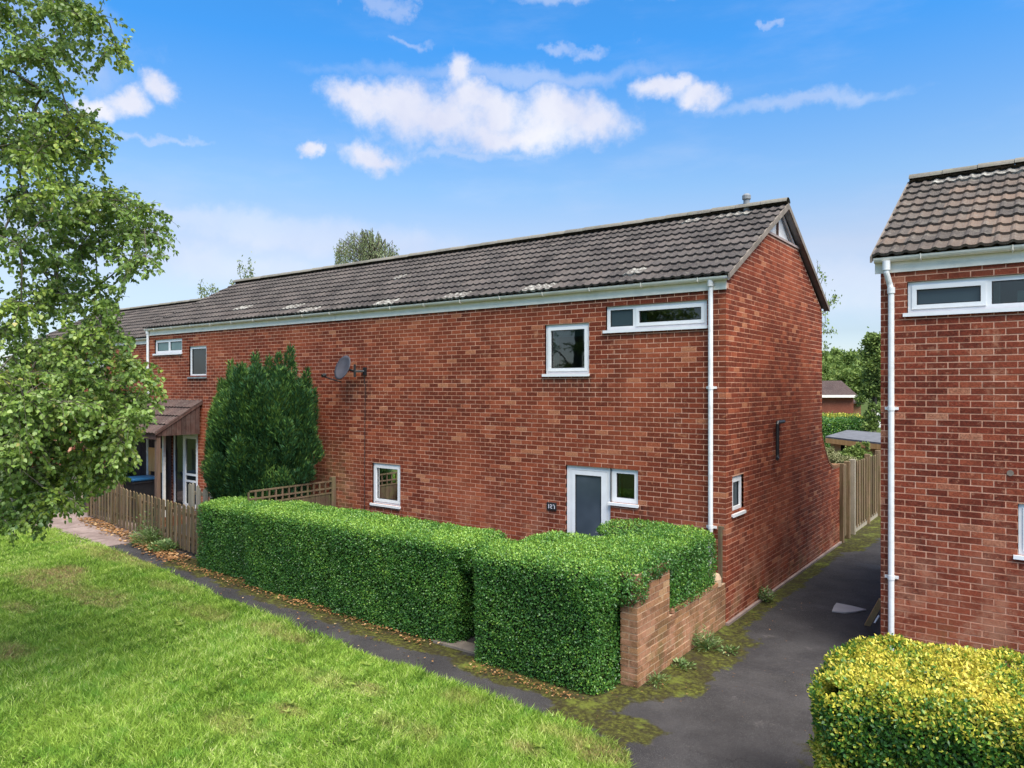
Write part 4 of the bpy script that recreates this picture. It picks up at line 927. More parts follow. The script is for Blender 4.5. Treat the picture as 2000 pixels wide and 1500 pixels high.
m = MB(); m.box(-15.9, -15.1, -.14, -.10, 1.12, 1.75); m.box(-15.9, -15.85, -.13, -.09, 0, 1.12); m.box(-15.15, -15.1, -.13, -.09, 0, 1.12); m.build('sheet', M['shed'], cr)
pl = thing('timber_plank', (1.95, .9, 0), 'bare yellow plank leaning against the right hand house corner', 'plank')
A = np.array([*gnd(1688, 1222, .0), .0]); B = np.array([2.035, RY + 1.9, .72]); B = at(1716, 1172, 10.1); dv = B - A; sd = np.array([.05, .0, 0]); m = MB(); m.prism([A, A + (.075, 0, 0), B + (.075, 0, 0), B], (0, .022, .02)); m.build('board', M['plank'], pl)
A2 = at(1708, 1212, 9.6); B2 = at(1717, 1202, 9.6); ws = thing('white_strip', tuple(A2), 'short white strip standing beside the plank at the house corner', 'strip'); m = MB(); m.tube([A2 + (0, 0, -.03), B2], .012, 5); m.build('strip', M['upvc'], ws)
q = [gnd(1625, 1197), gnd(1629, 1187), gnd(1634, 1181), gnd(1665, 1187), gnd(1692, 1194), gnd(1672, 1198), gnd(1650, 1200)]
m = MB(); m.prism([(x, y, .012) for x, y in q][::-1], (0, 0, .018)); sc_ = m.build('board_fragment', plain('grey_board', (.36, .34, .34), .8), None); tag(sc_, 'broken triangular grey board lying flat on the wet asphalt', 'board')

# ------------------------------------------------------------------ hedges and shrubs
def rbox_pts(n, lo, hi, r=.14, faces=('x+', 'y-', 'z+', 'x-', 'y+')):
    lo = np.array(lo, float); hi = np.array(hi, float); dm = hi - lo; A = {'x': dm[1] * dm[2], 'y': dm[0] * dm[2], 'z': dm[0] * dm[1]}
    w = np.array([A[f[0]] for f in faces]); w = w / w.sum(); pick = RNG.choice(len(faces), n, p=w); U = RNG.uniform(size=(n, 3)); P = lo + U * dm
    for i, f in enumerate(faces):
        k = pick == i; ax = 'xyz'.index(f[0]); P[k, ax] = hi[ax] if f[1] == '+' else lo[ax]
    r3 = np.minimum(r, dm * .49); q = np.clip(P, lo + r3, hi - r3); q[:, 2] = np.where(P[:, 2] < lo[2] + r3[2], P[:, 2], q[:, 2]); dv = P - q; dn = dv / (np.linalg.norm(dv, axis=1, keepdims=True) + 1e-9)
    return q + dn * r3, dn
def ell_pts(n, c, r):
    d = rv(n); d /= np.linalg.norm(d, axis=1, keepdims=True); return np.array(c) + d * np.array(r), d
def leaf_cloud(nm, parent, P, N, L, Wd, mat, tipup=.25, spread=.8, r=None, shape=kite, rs=0., kind=None, droop=0.):
    n = len(P); T = N * .45 + rv(n, spread) + np.array([0, 0, tipup]); T[:, 2] -= droop; Nn = N + rv(n, .55) + (0, 0, .25)
    V, F = shape(P, T, Nn, L * RNG.uniform(.7, 1.3, n), Wd * RNG.uniform(.7, 1.3, n))
    if r is None: r = RNG.uniform(0, .999, n)
    rr = np.repeat(np.clip(r, 0, .999), 2 if shape is kite else 4)
    return link(nm, raw_mesh(nm, V - wloc(parent), F, mat, rr), parent, rs, kind=kind)
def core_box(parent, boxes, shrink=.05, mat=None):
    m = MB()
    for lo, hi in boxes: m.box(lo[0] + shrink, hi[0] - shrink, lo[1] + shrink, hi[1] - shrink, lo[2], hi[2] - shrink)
    return m.build('twigs', mat or M['core'], parent)  # solid core: twigs and the shade between leaves in one dark colour
def hedge(nm, loc, label, boxes, ells, dens, L, Wd, mat, amp=.03, faces=('x+', 'y-', 'z+', 'x-', 'y+'), rfun=None, r=.14, seed=0.):
    o = thing(nm, loc, label, 'hedge'); PP, NN = [], []
    for lo, hi in boxes:
        dm = np.array(hi) - np.array(lo); area = 2 * dm[1] * dm[2] + 2 * dm[0] * dm[2] + dm[0] * dm[1]; P, N = rbox_pts(int(area * dens), lo, hi, r, faces); PP.append(P); NN.append(N)
    for c, rr in ells:
        P, N = ell_pts(int(dens * 4 * math.pi * (rr[0] * rr[1] * rr[2]) ** (2 / 3)), c, rr); PP.append(P); NN.append(N)
    P = np.concatenate(PP); N = np.concatenate(NN)
    inside = np.zeros(len(P), bool)
    for lo, hi in boxes: inside |= np.all((P > np.array(lo) + .07) & (P < np.array(hi) - .07), axis=1)
    P, N = P[~inside], N[~inside]
    P = P + N * (amp * wob(P, 2.2, seed) + .5 * amp * wob(P, 9., seed))[:, None] + N * RNG.uniform(-.055, .02, (len(P), 1)); P[:, 2] = np.maximum(P[:, 2], .02)
    rr_ = rfun(P, N) if rfun else np.clip(.42 + .2 * RNG.normal(size=len(P)) + .22 * wob(P, 2.6, seed) + .40 * N[:, 2], 0, .999)  # leaves paler the more they face up: young growth plus painted top light
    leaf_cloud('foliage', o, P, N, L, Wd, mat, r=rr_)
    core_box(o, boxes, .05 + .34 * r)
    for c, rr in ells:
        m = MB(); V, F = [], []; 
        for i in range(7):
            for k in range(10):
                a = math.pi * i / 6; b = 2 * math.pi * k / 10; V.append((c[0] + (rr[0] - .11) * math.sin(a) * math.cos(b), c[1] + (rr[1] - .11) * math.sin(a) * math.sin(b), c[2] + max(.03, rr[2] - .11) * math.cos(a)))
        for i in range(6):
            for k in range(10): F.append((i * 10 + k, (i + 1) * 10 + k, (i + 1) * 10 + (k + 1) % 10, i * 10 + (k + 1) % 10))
        m.add(V, F); m.build('inner_twig_shade', M['core'], o)
    return o, P
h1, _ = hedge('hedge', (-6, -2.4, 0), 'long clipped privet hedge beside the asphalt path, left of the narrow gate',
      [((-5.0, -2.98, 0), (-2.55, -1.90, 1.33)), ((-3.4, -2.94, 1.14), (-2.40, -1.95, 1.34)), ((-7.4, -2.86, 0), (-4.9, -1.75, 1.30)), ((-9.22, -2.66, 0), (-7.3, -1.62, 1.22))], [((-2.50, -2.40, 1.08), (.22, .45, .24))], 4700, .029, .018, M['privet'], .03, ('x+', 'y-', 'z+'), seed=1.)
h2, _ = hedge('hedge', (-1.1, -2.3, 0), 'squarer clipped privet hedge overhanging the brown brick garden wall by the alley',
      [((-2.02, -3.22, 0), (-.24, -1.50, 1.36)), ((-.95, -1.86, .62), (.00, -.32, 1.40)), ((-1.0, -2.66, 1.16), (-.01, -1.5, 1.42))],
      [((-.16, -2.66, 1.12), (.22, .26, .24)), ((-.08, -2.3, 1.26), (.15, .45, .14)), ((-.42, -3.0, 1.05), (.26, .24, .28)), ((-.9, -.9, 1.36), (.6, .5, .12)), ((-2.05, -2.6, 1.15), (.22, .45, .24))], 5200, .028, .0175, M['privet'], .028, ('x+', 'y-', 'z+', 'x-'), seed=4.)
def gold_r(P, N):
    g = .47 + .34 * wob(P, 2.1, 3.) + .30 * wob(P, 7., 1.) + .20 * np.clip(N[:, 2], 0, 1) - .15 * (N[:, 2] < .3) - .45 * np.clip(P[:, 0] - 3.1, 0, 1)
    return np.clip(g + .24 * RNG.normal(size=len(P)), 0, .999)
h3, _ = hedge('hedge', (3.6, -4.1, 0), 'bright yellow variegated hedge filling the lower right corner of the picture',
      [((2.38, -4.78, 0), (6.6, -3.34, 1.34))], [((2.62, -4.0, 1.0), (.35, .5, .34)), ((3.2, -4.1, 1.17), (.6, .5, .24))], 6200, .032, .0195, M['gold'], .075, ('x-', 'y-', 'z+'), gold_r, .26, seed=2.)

# conifer: many flame shaped plumes
cf = thing('conifer', (-9.85, -1.05, 0), 'dark green bushy conifer with upright plumes standing against the brick wall', 'tree')
m = MB(); m.tube([(-9.85, -1.0, 0), (-9.85, -1.0, 1.2), (-9.8, -.95, 2.6)], [.10, .08, .03], 8); m.build('trunk', M['bark'], cf)
PP, NN, TT, RR, PT = [], [], [], [], []
C0 = np.array([-9.45, -1.0, 2.1])
def plume(base, tip, wid, n, bright):
    base = np.array(base); tip = np.array(tip); t_ = RNG.beta(1.3, 1.4, n); a = RNG.uniform(0, 2 * math.pi, n); w = wid * np.sin(np.clip(t_, 0, 1) ** .75 * math.pi * .93 + .12) * RNG.uniform(.55, 1.05, n)
    ax = tip - base; ax_n = ax / np.linalg.norm(ax); u = np.cross(ax_n, (0, 1, .2)); u /= np.linalg.norm(u); v = np.cross(ax_n, u); d = np.cos(a)[:, None] * u + np.sin(a)[:, None] * v
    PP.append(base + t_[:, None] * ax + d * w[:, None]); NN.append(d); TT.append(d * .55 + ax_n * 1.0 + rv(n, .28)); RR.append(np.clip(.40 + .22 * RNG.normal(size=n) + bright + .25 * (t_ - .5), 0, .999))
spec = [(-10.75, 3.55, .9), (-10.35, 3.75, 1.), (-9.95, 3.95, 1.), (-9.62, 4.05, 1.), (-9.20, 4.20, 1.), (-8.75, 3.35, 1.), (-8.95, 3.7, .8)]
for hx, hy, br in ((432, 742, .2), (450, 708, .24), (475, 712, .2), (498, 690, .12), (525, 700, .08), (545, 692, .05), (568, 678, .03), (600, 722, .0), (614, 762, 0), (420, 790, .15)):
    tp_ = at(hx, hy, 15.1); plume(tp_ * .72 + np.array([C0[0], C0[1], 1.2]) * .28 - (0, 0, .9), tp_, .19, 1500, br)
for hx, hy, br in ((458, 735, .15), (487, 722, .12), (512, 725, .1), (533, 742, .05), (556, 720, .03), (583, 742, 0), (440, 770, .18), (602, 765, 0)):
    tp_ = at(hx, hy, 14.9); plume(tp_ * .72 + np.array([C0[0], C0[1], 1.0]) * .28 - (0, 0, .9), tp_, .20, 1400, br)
for i in range(165):
    a = RNG.uniform(0, 2 * math.pi); 
    if i > 24: a = RNG.uniform(math.pi * .95, math.pi * 2.1)
    zb = RNG.uniform(.35, 3.0); rr_ = math.sqrt(max(.12, 1 - ((zb - 1.55) / 1.9) ** 2)) * RNG.uniform(.75, 1.02); bx = C0[0] + math.cos(a) * 1.04 * rr_; by = C0[1] + math.sin(a) * .95 * rr_
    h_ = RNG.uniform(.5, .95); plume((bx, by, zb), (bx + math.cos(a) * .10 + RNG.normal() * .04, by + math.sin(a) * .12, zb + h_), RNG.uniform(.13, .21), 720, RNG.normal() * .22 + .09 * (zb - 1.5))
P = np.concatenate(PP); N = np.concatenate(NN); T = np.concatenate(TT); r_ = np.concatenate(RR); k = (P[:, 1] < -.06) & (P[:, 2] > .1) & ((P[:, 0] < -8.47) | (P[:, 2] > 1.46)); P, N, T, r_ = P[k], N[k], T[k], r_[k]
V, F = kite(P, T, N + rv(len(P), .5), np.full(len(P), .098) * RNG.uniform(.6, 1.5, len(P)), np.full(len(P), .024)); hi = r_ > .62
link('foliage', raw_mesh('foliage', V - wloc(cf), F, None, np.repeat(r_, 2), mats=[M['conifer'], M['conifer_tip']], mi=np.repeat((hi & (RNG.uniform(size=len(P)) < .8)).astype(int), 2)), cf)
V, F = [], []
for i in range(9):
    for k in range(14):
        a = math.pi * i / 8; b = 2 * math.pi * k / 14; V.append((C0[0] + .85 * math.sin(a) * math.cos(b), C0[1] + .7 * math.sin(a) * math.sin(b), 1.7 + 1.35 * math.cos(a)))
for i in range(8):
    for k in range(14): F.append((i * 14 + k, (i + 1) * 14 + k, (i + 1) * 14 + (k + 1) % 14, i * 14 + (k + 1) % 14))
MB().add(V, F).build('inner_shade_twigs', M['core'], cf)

# ------------------------------------------------------------------ the birch at the left edge
bt = thing('birch_tree', (-7.4, -7.6, 0), 'large leafy birch reaching in from the left edge with hanging leafy twigs', 'tree')
OUT = [(-60, 250), (0, 238), (50, 245), (110, 265), (130, 262), (150, 185), (200, 178), (260, 225), (310, 225), (345, 190), (375, 290), (400, 322), (470, 345), (490, 330), (540, 292), (575, 235), (600, 225), (650, 240), (690, 265), (720, 310), (760, 315), (800, 308), (840, 285), (880, 262), (920, 262), (940, 235), (960, 195), (1000, 150), (1030, 95), (1055, 70)]
oy = np.array([p[0] for p in OUT]); ox = np.array([p[1] for p in OUT])
trunk_top = at(-260, 120, 8.6)
TR = [np.array(p) for p in ((-7.4, -7.6, 0), (-7.3, -7.55, 1.6), (-7.15, -7.45, 3.2), (-6.95, -7.3, 5.0), (-6.8, -7.2, 7.0), (-6.6, -7.1, 9.2))]
m = MB(); m.tube(TR, [.20, .17, .145, .11, .07, .03], 12); m.build('trunk', M['bark'], bt)
cl = []; tries = 0
while len(cl) < 185 and tries < 14000:
    tries += 1; y = RNG.uniform(-160, 1010); x = RNG.uniform(-330, 340); mx = np.interp(y, oy, ox) if y > -60 else 240
    if x > mx - 42: continue
    if y < 560 and x > 60 and RNG.uniform() < .25: continue
    if y > 930 and x < 60 and RNG.uniform() < .6: continue
    if y > 880 and x < -100: continue
    d = RNG.uniform(6.6, 9.4) if x < 120 else RNG.uniform(7.2, 8.8); p = at(x, y, d)
    if all(np.linalg.norm(p - q[0]) > .29 for q in cl): cl.append((p, x, y))
for (y, x) in ((30, 205), (85, 235), (115, 250), (235, 190), (290, 195), (385, 240), (405, 290), (455, 320), (500, 300), (530, 262), (560, 205), (700, 250), (735, 285), (775, 290), (815, 270), (860, 250), (905, 240), (930, 235), (985, 120), (1015, 62), (1010, 10), (980, 60), (600, 215), (640, 225), (790, 20), (800, 90), (830, 150), (850, 50), (870, 110), (890, 10), (900, 170), (915, 70), (930, 130), (820, 210), (760, 60), (740, 160), (700, 110), (950, 30), (960, 110)):
    cl.append((at(x - 14, y, 7.6 + .5 * math.sin(y)), x, y))
cl.sort(key=lambda q: np.linalg.norm(q[0][:2] - TR[2][:2]))
nodes = [TR[1], TR[2], TR[3], TR[4], TR[5], (TR[2] + TR[3]) / 2, (TR[3] + TR[4]) / 2]; mb = MB(); tw = MB()
LP, LT, LN, LR = [], [], [], []
for (p, x, y) in cl:
    best = min(nodes, key=lambda q: np.linalg.norm(q - p) + .35 * max(0, q[2] - p[2] - .6) + (0 if np.linalg.norm(q[:2] - TR[0][:2]) < np.linalg.norm(p[:2] - TR[0][:2]) + .1 else 3)); mid = (best + p) / 2 + np.array([0, 0, .18 * np.linalg.norm(p - best)]) + RNG.normal(size=3) * .05
    dd = np.linalg.norm(p[:2] - TR[0][:2]); r0 = max(.0045, .024 - .0050 * dd)
    mb.tube([best, mid, p], [r0 * 1.25, r0, r0 * .7], 5, False); nodes += [p, mid]
    ntw = 27 if y > 560 else 19
    for k in range(ntw):
        dirv = RNG.normal(size=3) * (1, 1, .55); dirv[2] -= .15; dirv += .5 * (p - best) / (np.linalg.norm(p - best) + .1); dirv /= np.linalg.norm(dirv); ln = RNG.uniform(.22, .52); q = p.copy(); pts_ = [q.copy()]
        for s_ in range(4):
            q = q + dirv * ln / 4; dirv = dirv + np.array([0, 0, -.20]); dirv /= np.linalg.norm(dirv); pts_.append(q.copy())
        pxx, pyy, _d = proj(*pts_[-1]); lim = np.interp(pyy, oy, ox) if pyy > -60 else 260
        if pxx > lim + 14 or pyy > 1062: continue
        if pyy > 965 and pxx < 40 and RNG.uniform() < .5: continue
        tw.tube(pts_, [.0035, .003, .0025, .002, .0012], 3, False)
        nl = int(ln / .015); s_ = RNG.uniform(.12, 1, nl) * 4; i_ = np.minimum(s_.astype(int), 3); f_ = (s_ - i_)[:, None]; A_ = np.array(pts_); pos_ = A_[i_] * (1 - f_) + A_[i_ + 1] * f_
        o_ = rv(nl, .5); o_[:, 2] -= .55; LP.append(pos_ + o_ * .018); LT.append(o_ + .35 * (A_[i_ + 1] - A_[i_]) / (ln / 4)); LN.append(rv(nl, .7) + (0, 0, .8)); LR.append(np.clip(.45 + .2 * RNG.normal(size=nl) + .16 * math.sin(p[0] * 3.1 + p[2] * 2.3), 0, .999))
mb.build('branch', M['bark'], bt); tw.build('twigs', M['bark'], bt)
P = np.concatenate(LP); T = np.concatenate(LT); N = np.concatenate(LN); r_ = np.concatenate(LR); n = len(P)
V, F = oval(P, T, N, RNG.uniform(.034, .058, n), RNG.uniform(.027, .045, n))
hi = (wob(P, 1.4, 7.) > .28) & (RNG.uniform(size=n) < .6)
link('crown', raw_mesh('crown', V - wloc(bt), F, None, np.repeat(r_, 4), mats=[M['birch'], M['birch_hi']], mi=np.repeat(hi.astype(int), 4)), bt)
print('birch leaves', n)

# ------------------------------------------------------------------ background plants, shed, garage
def leafy_tree(nm, base, label, blobs, n, L, mat, trunk_r=.18, top=None, droop=0., group=None, shape=kite, sub=0., cat='tree', fill=.35):
    o = thing(nm, (base[0], base[1], 0), label, cat, group); tot = sum(b[1][0] * b[1][1] * b[1][2] for b in blobs); PP, NN = [], []
    tp = max(b[0][2] for b in blobs) if top is None else top; m = MB(); m.tube([(base[0], base[1], 0), (base[0] + .1, base[1], tp * .5), (base[0], base[1], tp)], [trunk_r, trunk_r * .7, trunk_r * .2], 8); m.build('trunk', M['bark'], o)
    lm = MB()
    for c, r in blobs:
        k = int(n * r[0] * r[1] * r[2] / tot) + 50; nc = max(6, int(k / 130)); cd_ = rv(nc); cd_ /= np.linalg.norm(cd_, axis=1, keepdims=True); cc_ = np.array(c) + cd_ * np.array(r) * RNG.uniform(fill, 1., (nc, 1)); idx = RNG.integers(0, nc, k)
        P = cc_[idx] + rv(k, .16) * np.array(r) * 1.0; PP.append(P); NN.append(cd_[idx] * .6 + rv(k, .6))
        lm.tube([(base[0], base[1], tp * .45), np.array(c) * .6 + np.array([base[0], base[1], tp * .5]) * .4, np.array(c)], [trunk_r * .4, trunk_r * .25, trunk_r * .1], 5, False)
        for q in cc_[::3]: lm.tube([np.array(c), q], [trunk_r * .08, .01], 3, False)
    lm.build('limbs', M['bark'], o); P = np.concatenate(PP); N = np.concatenate(NN)
    if droop: P[:, 2] -= np.abs(RNG.normal(size=len(P))) * droop
    leaf_cloud('crown', o, P, N, np.full(len(P), L), np.full(len(P), L * .6), mat, droop=.5 if droop else 0., r=np.clip(.45 + .2 * RNG.normal(size=len(P)) + .25 * wob(P, .9, base[0]), 0, .999)); return o
# weeping tree behind the roof
c1 = at(728, 520, 30.); o = thing('weeping_birch', (c1[0], c1[1], 0), 'weeping pale green birch crown showing above the middle of the long roof', 'tree')
m = MB(); m.tube([(c1[0], c1[1], 0), (c1[0], c1[1], 5), (c1[0], c1[1], 9.2)], [.2, .13, .03], 8)
PP = []
for i in range(150):
    u = RNG.uniform(-1, 1); v = RNG.uniform(-1, 1); hx = 655 + (u + 1) * 75; tz = 9.75 - 1.0 * abs(u + .25) ** 1.6 - .3 * abs(v) + RNG.normal() * .12; q = at(hx, 500, 30. + v * 1.2); q[2] = tz; ln = RNG.uniform(.7, 2.2) ; k = int(ln * 36); t_ = RNG.uniform(0, 1, k)
    PP.append(q + np.c_[RNG.normal(size=k) * .05, RNG.normal(size=k) * .05, -t_ * ln]); m.tube([(c1[0], c1[1], tz - .9), q + (0, 0, .0), q - (0, 0, ln)], [.02, .012, .006], 3, False)
m.build('trunk', M['bark'], o); P = np.concatenate(PP); n = len(P); T = rv(n, .35) + (0, 0, -1.); V, F = kite(P, T, rv(n), RNG.uniform(.06, .12, n), RNG.uniform(.03, .05, n)); link('crown', raw_mesh('crown', V - wloc(o), F, M['willow'], np.repeat(RNG.uniform(0, .999, n), 2)), o)
def strands(nm, label, specs, d, mat, group=None, bx=None):
    x0, y0 = specs[0][:2]; b = at(bx or x0, y0, d); o = thing(nm, (b[0], b[1], 0), label, 'tree', group); m = MB(); PP = []
    tr = at(specs[0][0], specs[0][1] + 30, d); m.tube([(b[0], b[1], 0), (b[0], b[1], b[2] - .5)], [.12, .03], 6, False)
    for (x, y, wx, wy, k) in specs:
        q = at(x, y, d); s = d / FOC; m.tube([(b[0], b[1], b[2] - .8), q - (0, 0, wy * s * .5), q + (0, 0, wy * s * .5)], [.02, .01, .005], 3, False)
        P = np.c_[RNG.normal(size=k) * wx * s * .4, RNG.normal(size=k) * wx * s * .4, RNG.normal(size=k) * wy * s * .4]; PP.append(q + P)
    m.build('trunk', M['bark'], o); P = np.concatenate(PP); n = len(P); V, F = kite(P, rv(n, .5) + (0, 0, -.7), rv(n), RNG.uniform(.07, .13, n), RNG.uniform(.04, .06, n)); link('crown', raw_mesh('crown', V - wloc(o), F, mat, np.repeat(RNG.uniform(0, .999, n), 2)), o)
strands('birch_tree', 'wispy tree tips just above the roof ridge, nearest the weeping birch', [(478, 545, 10, 34, 110), (490, 530, 8, 30, 80), (468, 520, 6, 22, 40), (485, 548, 12, 14, 60), (455, 552, 6, 8, 30)], 27., M['willow'])
strands('birch_tree', 'small wispy tree top over the low far left end of the roof', [(400, 575, 14, 22, 150), (392, 560, 6, 18, 40), (415, 562, 10, 12, 50), (425, 575, 10, 14, 60)], 30., M['willow'])
strands('slender_tree', 'thin leafy branches poking out right of the gable edge', [(1612, 600, 10, 60, 60), (1606, 538, 10, 16, 30), (1597, 520, 4, 20, 12), (1622, 590, 16, 14, 55), (1632, 578, 10, 8, 26), (1625, 645, 16, 10, 30), (1612, 680, 8, 30, 50), (1608, 640, 6, 20, 20), (1604, 700, 10, 16, 60)], 24., M['far_leaf'], bx=1570)
def B_(x, y, d, rx, ry): s = d / FOC; return (at(x, y, d), (rx * s, rx * s, ry * s))
leafy_tree('tree', at(1640, 760, 62)[:2], 'rounded green tree behind the small garage, seen through the alley gap', [B_(1640, 712, 62, 40, 24), B_(1612, 725, 60, 26, 34), B_(1670, 720, 64, 34, 26), B_(1640, 745, 60, 60, 26)], 26000, .30, M['far_leaf'])
leafy_tree('tree', at(1705, 760, 33)[:2], 'loose branched tree rising beside the right hand house corner', [B_(1700, 700, 33, 18, 36), B_(1712, 670, 33, 26, 16), B_(1705, 750, 33, 22, 40), B_(1725, 720, 33, 34, 60), B_(1702, 800, 33, 16, 22), B_(1690, 770, 33, 14, 26), B_(1700, 830, 31, 16, 18), B_(1712, 815, 31, 14, 20)], 19000, .13, M['far_leaf'], trunk_r=.1, fill=.2)
leafy_tree('tree', at(1612, 790, 50)[:2], 'dark green tree at the left of the small garage', [B_(1608, 755, 50, 12, 22), B_(1598, 740, 50, 24, 30)], 5000, .2, M['far_leaf'])
for (x, w, h_) in ((1560, 60, 40), (1740, 70, 50), (1850, 90, 50)):
    pass
# brick garage
gc = at(1640, 790, 45); s = 45 / FOC; ga = thing('garage', (gc[0], gc[1], 0), 'small red brick garage with brown tiled roof beyond the gardens', 'garage')
RTv = np.array([RT[0], RT[1], 0]); FWv = np.array([FW[0], FW[1], 0]); z_e, z_r = EYE - 18 * s, EYE + 12 * s
def gp_(x, dd, z): p = at(x, 755, 45.) + FWv * dd; return (p[0], p[1], z)
m = MB(); m.prism([gp_(1560, 0, 0), gp_(1667, 0, 0), gp_(1667, 0, z_e), gp_(1560, 0, z_e)], tuple(FWv * 4)); m.build('wall', brick_mat('garage_brick', (.17, .055, .035), (.25, .085, .05), (.32, .12, .07), (.40, .2, .12)), ga)
m = MB(); m.prism([gp_(1558, -.3, z_e), gp_(1558, 2, z_r), gp_(1558, 4.3, z_e)], tuple(RTv * (114 * s))); gr_ = m.build('roof', M['tile_red'], ga)
m = MB(); m.prism([gp_(1558, -.33, z_e - .1), gp_(1672, -.33, z_e - .1), gp_(1672, -.33, z_e + .05), gp_(1558, -.33, z_e + .05)], tuple(-FWv * .06)); m.build('fascia', M['fascia'], ga)
g2 = thing('garage', gp_(1684, 2.5, 0), 'second low brick outbuilding half hidden right of the small garage', 'garage'); m = MB(); m.prism([gp_(1671, 2, 0), gp_(1712, 2, 0), gp_(1712, 2, 2.3), gp_(1671, 2, 2.3)], tuple(FWv * 4)); m.build('wall', M['brick_old'], g2)
m = MB(); m.prism([gp_(1670, 1.7, 2.3), gp_(1714, 1.7, 2.3), gp_(1714, 6, 2.9), gp_(1670, 6, 2.9)], (0, 0, .08)); m.build('roof', M['tile_red'], g2)
wf = thing('white_fence', gp_(1680, -2, 0), 'low white fence panel beside the distant garage', 'fence'); m = MB(); m.prism([gp_(1669, -2, 1.0), gp_(1690, -2, 1.0), gp_(1690, -2, 1.85), gp_(1669, -2, 1.85)], tuple(FWv * .06)); m.build('panel', M['cream'], wf)
# far hedges, shed and shrubs
def oriented_hedge(nm, x0, x1, d, zt, depth, label, mat, n, L):
    a = at(x0, 755, d); o = thing(nm, (a[0], a[1], 0), label, 'hedge'); wdt = (x1 - x0) * d / FOC; U = RNG.uniform(size=(n, 3)); top = RNG.uniform(size=n) < .55
    dep = np.where(top, U[:, 1] * depth, 0); zz_ = np.where(top, zt, U[:, 2] * zt) + .07 * RNG.normal(size=n); P = a + RTv * (U[:, :1] * wdt) + FWv * dep[:, None] + rv(n, .05); P[:, 2] = zz_
    N = np.where(top[:, None], np.array([[0, 0, 1.]]), -FWv[None]); leaf_cloud('foliage', o, P, N, np.full(n, L), np.full(n, L * .55), mat)
    m = MB(); b = a + RTv * wdt; f = FWv * .08; m.prism([(a + f)[:2].tolist() + [0], (b + f)[:2].tolist() + [0], (b + f)[:2].tolist() + [zt - .08], (a + f)[:2].tolist() + [zt - .08]], tuple(FWv * (depth - .1))); m.build('twigs', M['core'], o)  # solid dark core, inner shade put into its colour
oriented_hedge('hedge', 1550, 1698, 33, 1.80, 1.4, 'clipped dark green hedge behind the orange garden shed', M['privet'], 22000, .075)
oriented_hedge('hedge', 1560, 1690, 39, 1.72, 2.2, 'yellow green hedge in front of the distant brick garage', M['gold'], 16000, .10)
sh0 = thing('garden_shed', at(1665, 870, 23) * (1, 1, 0), 'orange timber garden shed with shallow grey felt roof', 'shed')
def sp(x, y, d): return at(x, y, d)
a, b = sp(1612, 852, 22.6), sp(1740, 872, 20.4); c_, d_ = sp(1655, 841, 24.9), sp(1790, 858, 22.8); z1_ = 1.86
for p, z in ((a, 1.86), (b, 1.80), (c_, 1.92), (d_, 1.86)): p[2] = z
m = MB(); m.add([a, b, d_, c_, a - (0, 0, .05), b - (0, 0, .05), d_ - (0, 0, .05), c_ - (0, 0, .05)], [(0, 1, 2, 3), (7, 6, 5, 4), (0, 4, 5, 1), (1, 5, 6, 2), (2, 6, 7, 3), (3, 7, 4, 0)]); m.build('roof', M['felt'], sh0)
m = MB(); e_ = (b - a) / np.linalg.norm(b - a); m.prism([a - (0, 0, .055), b - (0, 0, .055), b - (0, 0, .20), a - (0, 0, .20)], tuple(-FWv * .03)); m.build('fascia', M['shed'], sh0)
ub = e_; inn = (c_ - a); inn[2] = 0; nb_ = 26; wl_ = np.linalg.norm(b - a) - .3
for i in range(nb_):
    if i in (5, 6): continue
    p = a + ub * (.15 + wl_ * i / nb_) + inn * .07; q = p + ub * (wl_ / nb_ - .006); m = MB(); m.prism([(p[0], p[1], .05), (q[0], q[1], .05), (q[0], q[1], 1.67), (p[0], p[1], 1.67)], tuple(FWv * .02)); m.build('board', M['shed'], sh0, rnd=random.random() * .4)
m = MB(); p = a + inn * .09 + ub * .12; q = b + inn * .09 - ub * .12; m.prism([(p[0], p[1], 0), (q[0], q[1], 0), (q[0], q[1], 1.7), (p[0], p[1], 1.7)], tuple(inn * .85)); m.build('shed_body', M['core'], sh0)
leafy_tree('shrub', at(1640, 900, 18.6)[:2], 'pale olive variegated shrub just over the alley fence', [B_(1634, 900, 18.4, 30, 14), B_(1612, 888, 18.6, 14, 14), B_(1655, 908, 18.2, 22, 12)], 9000, .055, M['olive'], trunk_r=.05, cat='shrub', fill=.75)
leafy_tree('shrub', at(1672, 890, 20)[:2], 'dark leafy shrub in front of the orange shed', [B_(1665, 890, 20, 20, 16), B_(1682, 893, 20, 22, 14), B_(1676, 872, 20, 4, 10), B_(1692, 870, 20, 5, 8)], 6000, .065, M['far_leaf'], trunk_r=.05, cat='shrub', fill=.5)
# plants in the far left garden, seen between the birch twigs
leafy_tree('shrub', (-18.5, -.2), 'dark shrub filling the garden opening left of the picket fence', [((-17.6, -.3, .8), (.9, .5, .9)), ((-19.2, .2, 1.2), (1.3, .6, 1.3))], 9000, .07, M['conifer'], trunk_r=.05, cat='shrub', fill=.6)
bw = thing('garden_wall', (-23, -1.0, 0), 'far brick garden wall behind the birch at the left edge', 'wall'); L = []
for c in range(24):
    for a, b in spans(-27.5, -19.2, .1125 * (c % 2), []): L.append(((a + b) / 2, -.9 + BD / 2, c * CO + .005 + BH / 2, b - a, BD, BH, 0, -1))
m = MB(); m.box(-27.5, -19.2, -.894, -.7, -.05, 1.79); shl = m.build('wall_core', M['mortar'], bw); emit_bricks(shl, L, M['brick'], 0)

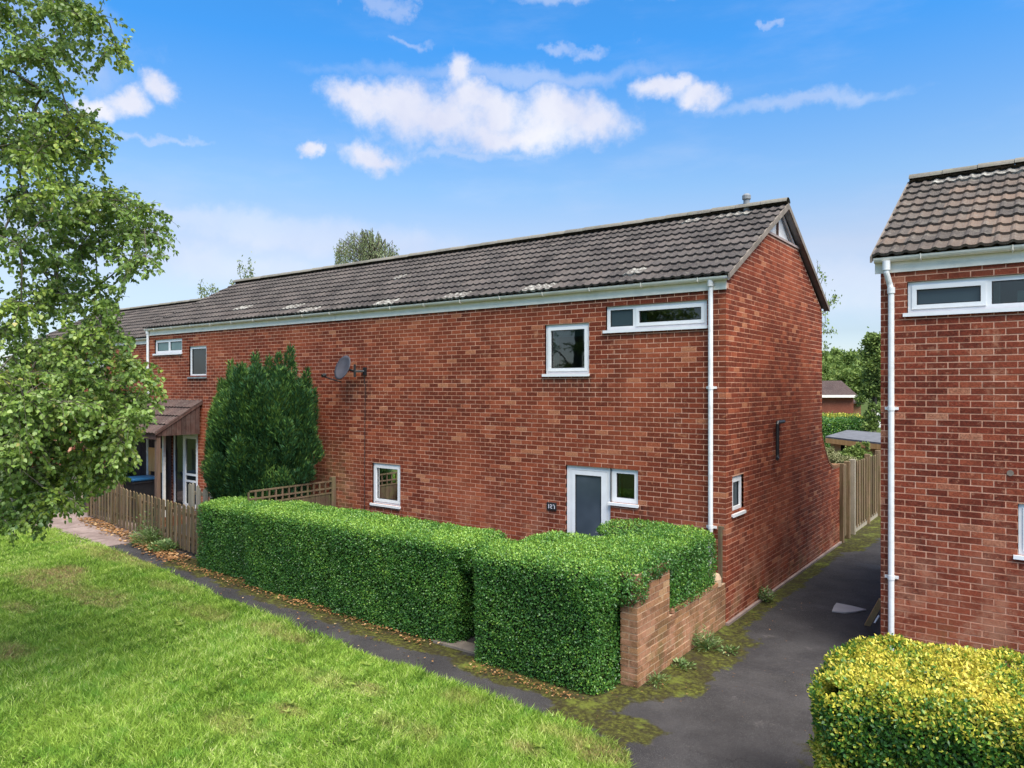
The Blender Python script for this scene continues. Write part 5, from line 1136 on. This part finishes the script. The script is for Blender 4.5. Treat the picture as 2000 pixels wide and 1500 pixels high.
# ------------------------------------------------------------------ small growth and litter
def weed(nm, x, y, label, n, rad, h_, mat='weed', L=.06, cat='plant', blade=False):
    o = thing(nm, (x, y, 0), label, cat); a = RNG.uniform(0, 2 * math.pi, n); rr = rad * RNG.uniform(0, 1, n) ** .7; hh = h_ * RNG.uniform(.1, 1, n) * (1 - .5 * rr / rad); P = np.c_[x + np.cos(a) * rr, y + np.sin(a) * rr, hh]
    T = np.c_[np.cos(a), np.sin(a), RNG.uniform(-.2, 1.2, n)]; V, F = kite(P, T, rv(n, .4) + (0, 0, 1), RNG.uniform(.6, 1.3, n) * L, RNG.uniform(.6, 1.2, n) * L * (.2 if blade else .5))
    m = MB()
    for i in range(0, n, 9): m.tube([(x, y, 0), (x * .5 + P[i, 0] * .5, y * .5 + P[i, 1] * .5, P[i, 2] * .7), P[i]], .0025, 3, False)
    m.build('stem', M['weed'], o); link('foliage', raw_mesh('foliage', V - wloc(o), F, M[mat], np.repeat(RNG.uniform(0, .999, n), 2)), o)
weed('weed', .17, -1.12, 'grey green weed clump against the low brown wall', 260, .15, .28, blade=True, L=.08)
weed('weed', .10, 1.45, 'small weed at the foot of the gable wall', 200, .13, .26, L=.055)
weed('weed', .14, -1.85, 'sprawling low weed under the wall step', 80, .14, .07)
weed('weed', .10, -2.45, 'fine tufted weed near the front end of the brown wall', 120, .14, .10, blade=True)
weed('weed', .42, -1.0, 'flat weed rosette on the mossy alley edge', 60, .12, .05)
weed('fern', -11.85, -2.12, 'soft green fern like plant at the foot of the picket fence', 900, .42, .38, blade=True, L=.10)
weed('fern', -11.0, -2.30, 'darker low plant right of the fern by the picket fence', 500, .30, .25, L=.07)
weed('climbing_plant', -12.2, -1.98, 'grey leaved climber threaded through the picket fence', 420, .36, .85, L=.045)
def scatter_litter():
    segs = [((-16.2, -1.62), (-9.9, -2.55), .20, 1500, .06), ((-9.7, -2.75), (-2.8, -3.12), .13, 900, .035), ((-2.0, -3.36), (-.4, -3.42), .08, 260, .026), ((-12.5, -2.1), (-10.0, -2.65), .22, 600, .06), ((-9.5, -3.0), (-1.5, -3.6), .3, 110, .03), ((.2, -4), (.6, 3), .35, 60, .02), ((1.3, -5), (1.3, 1), .6, 60, .014)]
    PP, SS = [], []
    for a, b, w, n, L in segs:
        t_ = RNG.uniform(size=n); a = np.array(a); b = np.array(b); p = a + t_[:, None] * (b - a); p = p + RNG.normal(size=(n, 2)) * w * .6; PP.append(np.c_[p, RNG.uniform(.022, .04, n)]); SS.append(np.full(n, L) * RNG.uniform(.6, 1.5, n))
    P = np.concatenate(PP); L = np.concatenate(SS); n = len(P); a = RNG.uniform(0, 2 * math.pi, n); T = np.c_[np.cos(a), np.sin(a), RNG.uniform(-.1, .35, n)]; V, F = oval(P, T, rv(n, .25) + (0, 0, 1), L, L * .62)
    o = link('fallen_leaves', raw_mesh('fallen_leaves', V, F, M['litter'], np.repeat(RNG.uniform(0, .999, n), 4)), kind='stuff'); tag(o, 'brown fallen leaves drifted along the foot of fence and hedge', 'leaves')
scatter_litter()
# broad leaved weeds in the lawn
def lawn_weeds():
    PP, TT, LL = [], [], []
    for i in range(45):
        x, y = RNG.uniform(-7.5, .4), RNG.uniform(-7.0, -4.1)
        k = int(RNG.integers(6, 11)); a = RNG.uniform(0, 2 * math.pi, k); PP.append(np.c_[np.full(k, x), np.full(k, y), np.full(k, .045)]); TT.append(np.c_[np.cos(a), np.sin(a), RNG.uniform(.15, .5, k)]); LL.append(np.full(k, RNG.uniform(.05, .11)))
    P = np.concatenate(PP); T = np.concatenate(TT); L = np.concatenate(LL); n = len(P); V, F = oval(P, T, np.tile([0, 0, 1.], (n, 1)) + rv(n, .1), L, L * .28)
    o = link('lawn_weeds', raw_mesh('lawn_weeds', V, F, M['birch_hi'], np.repeat(RNG.uniform(0, .9, n), 4)), kind='stuff'); tag(o, 'dandelion like leaf rosettes dotted through the lawn', 'weeds')
lawn_weeds()
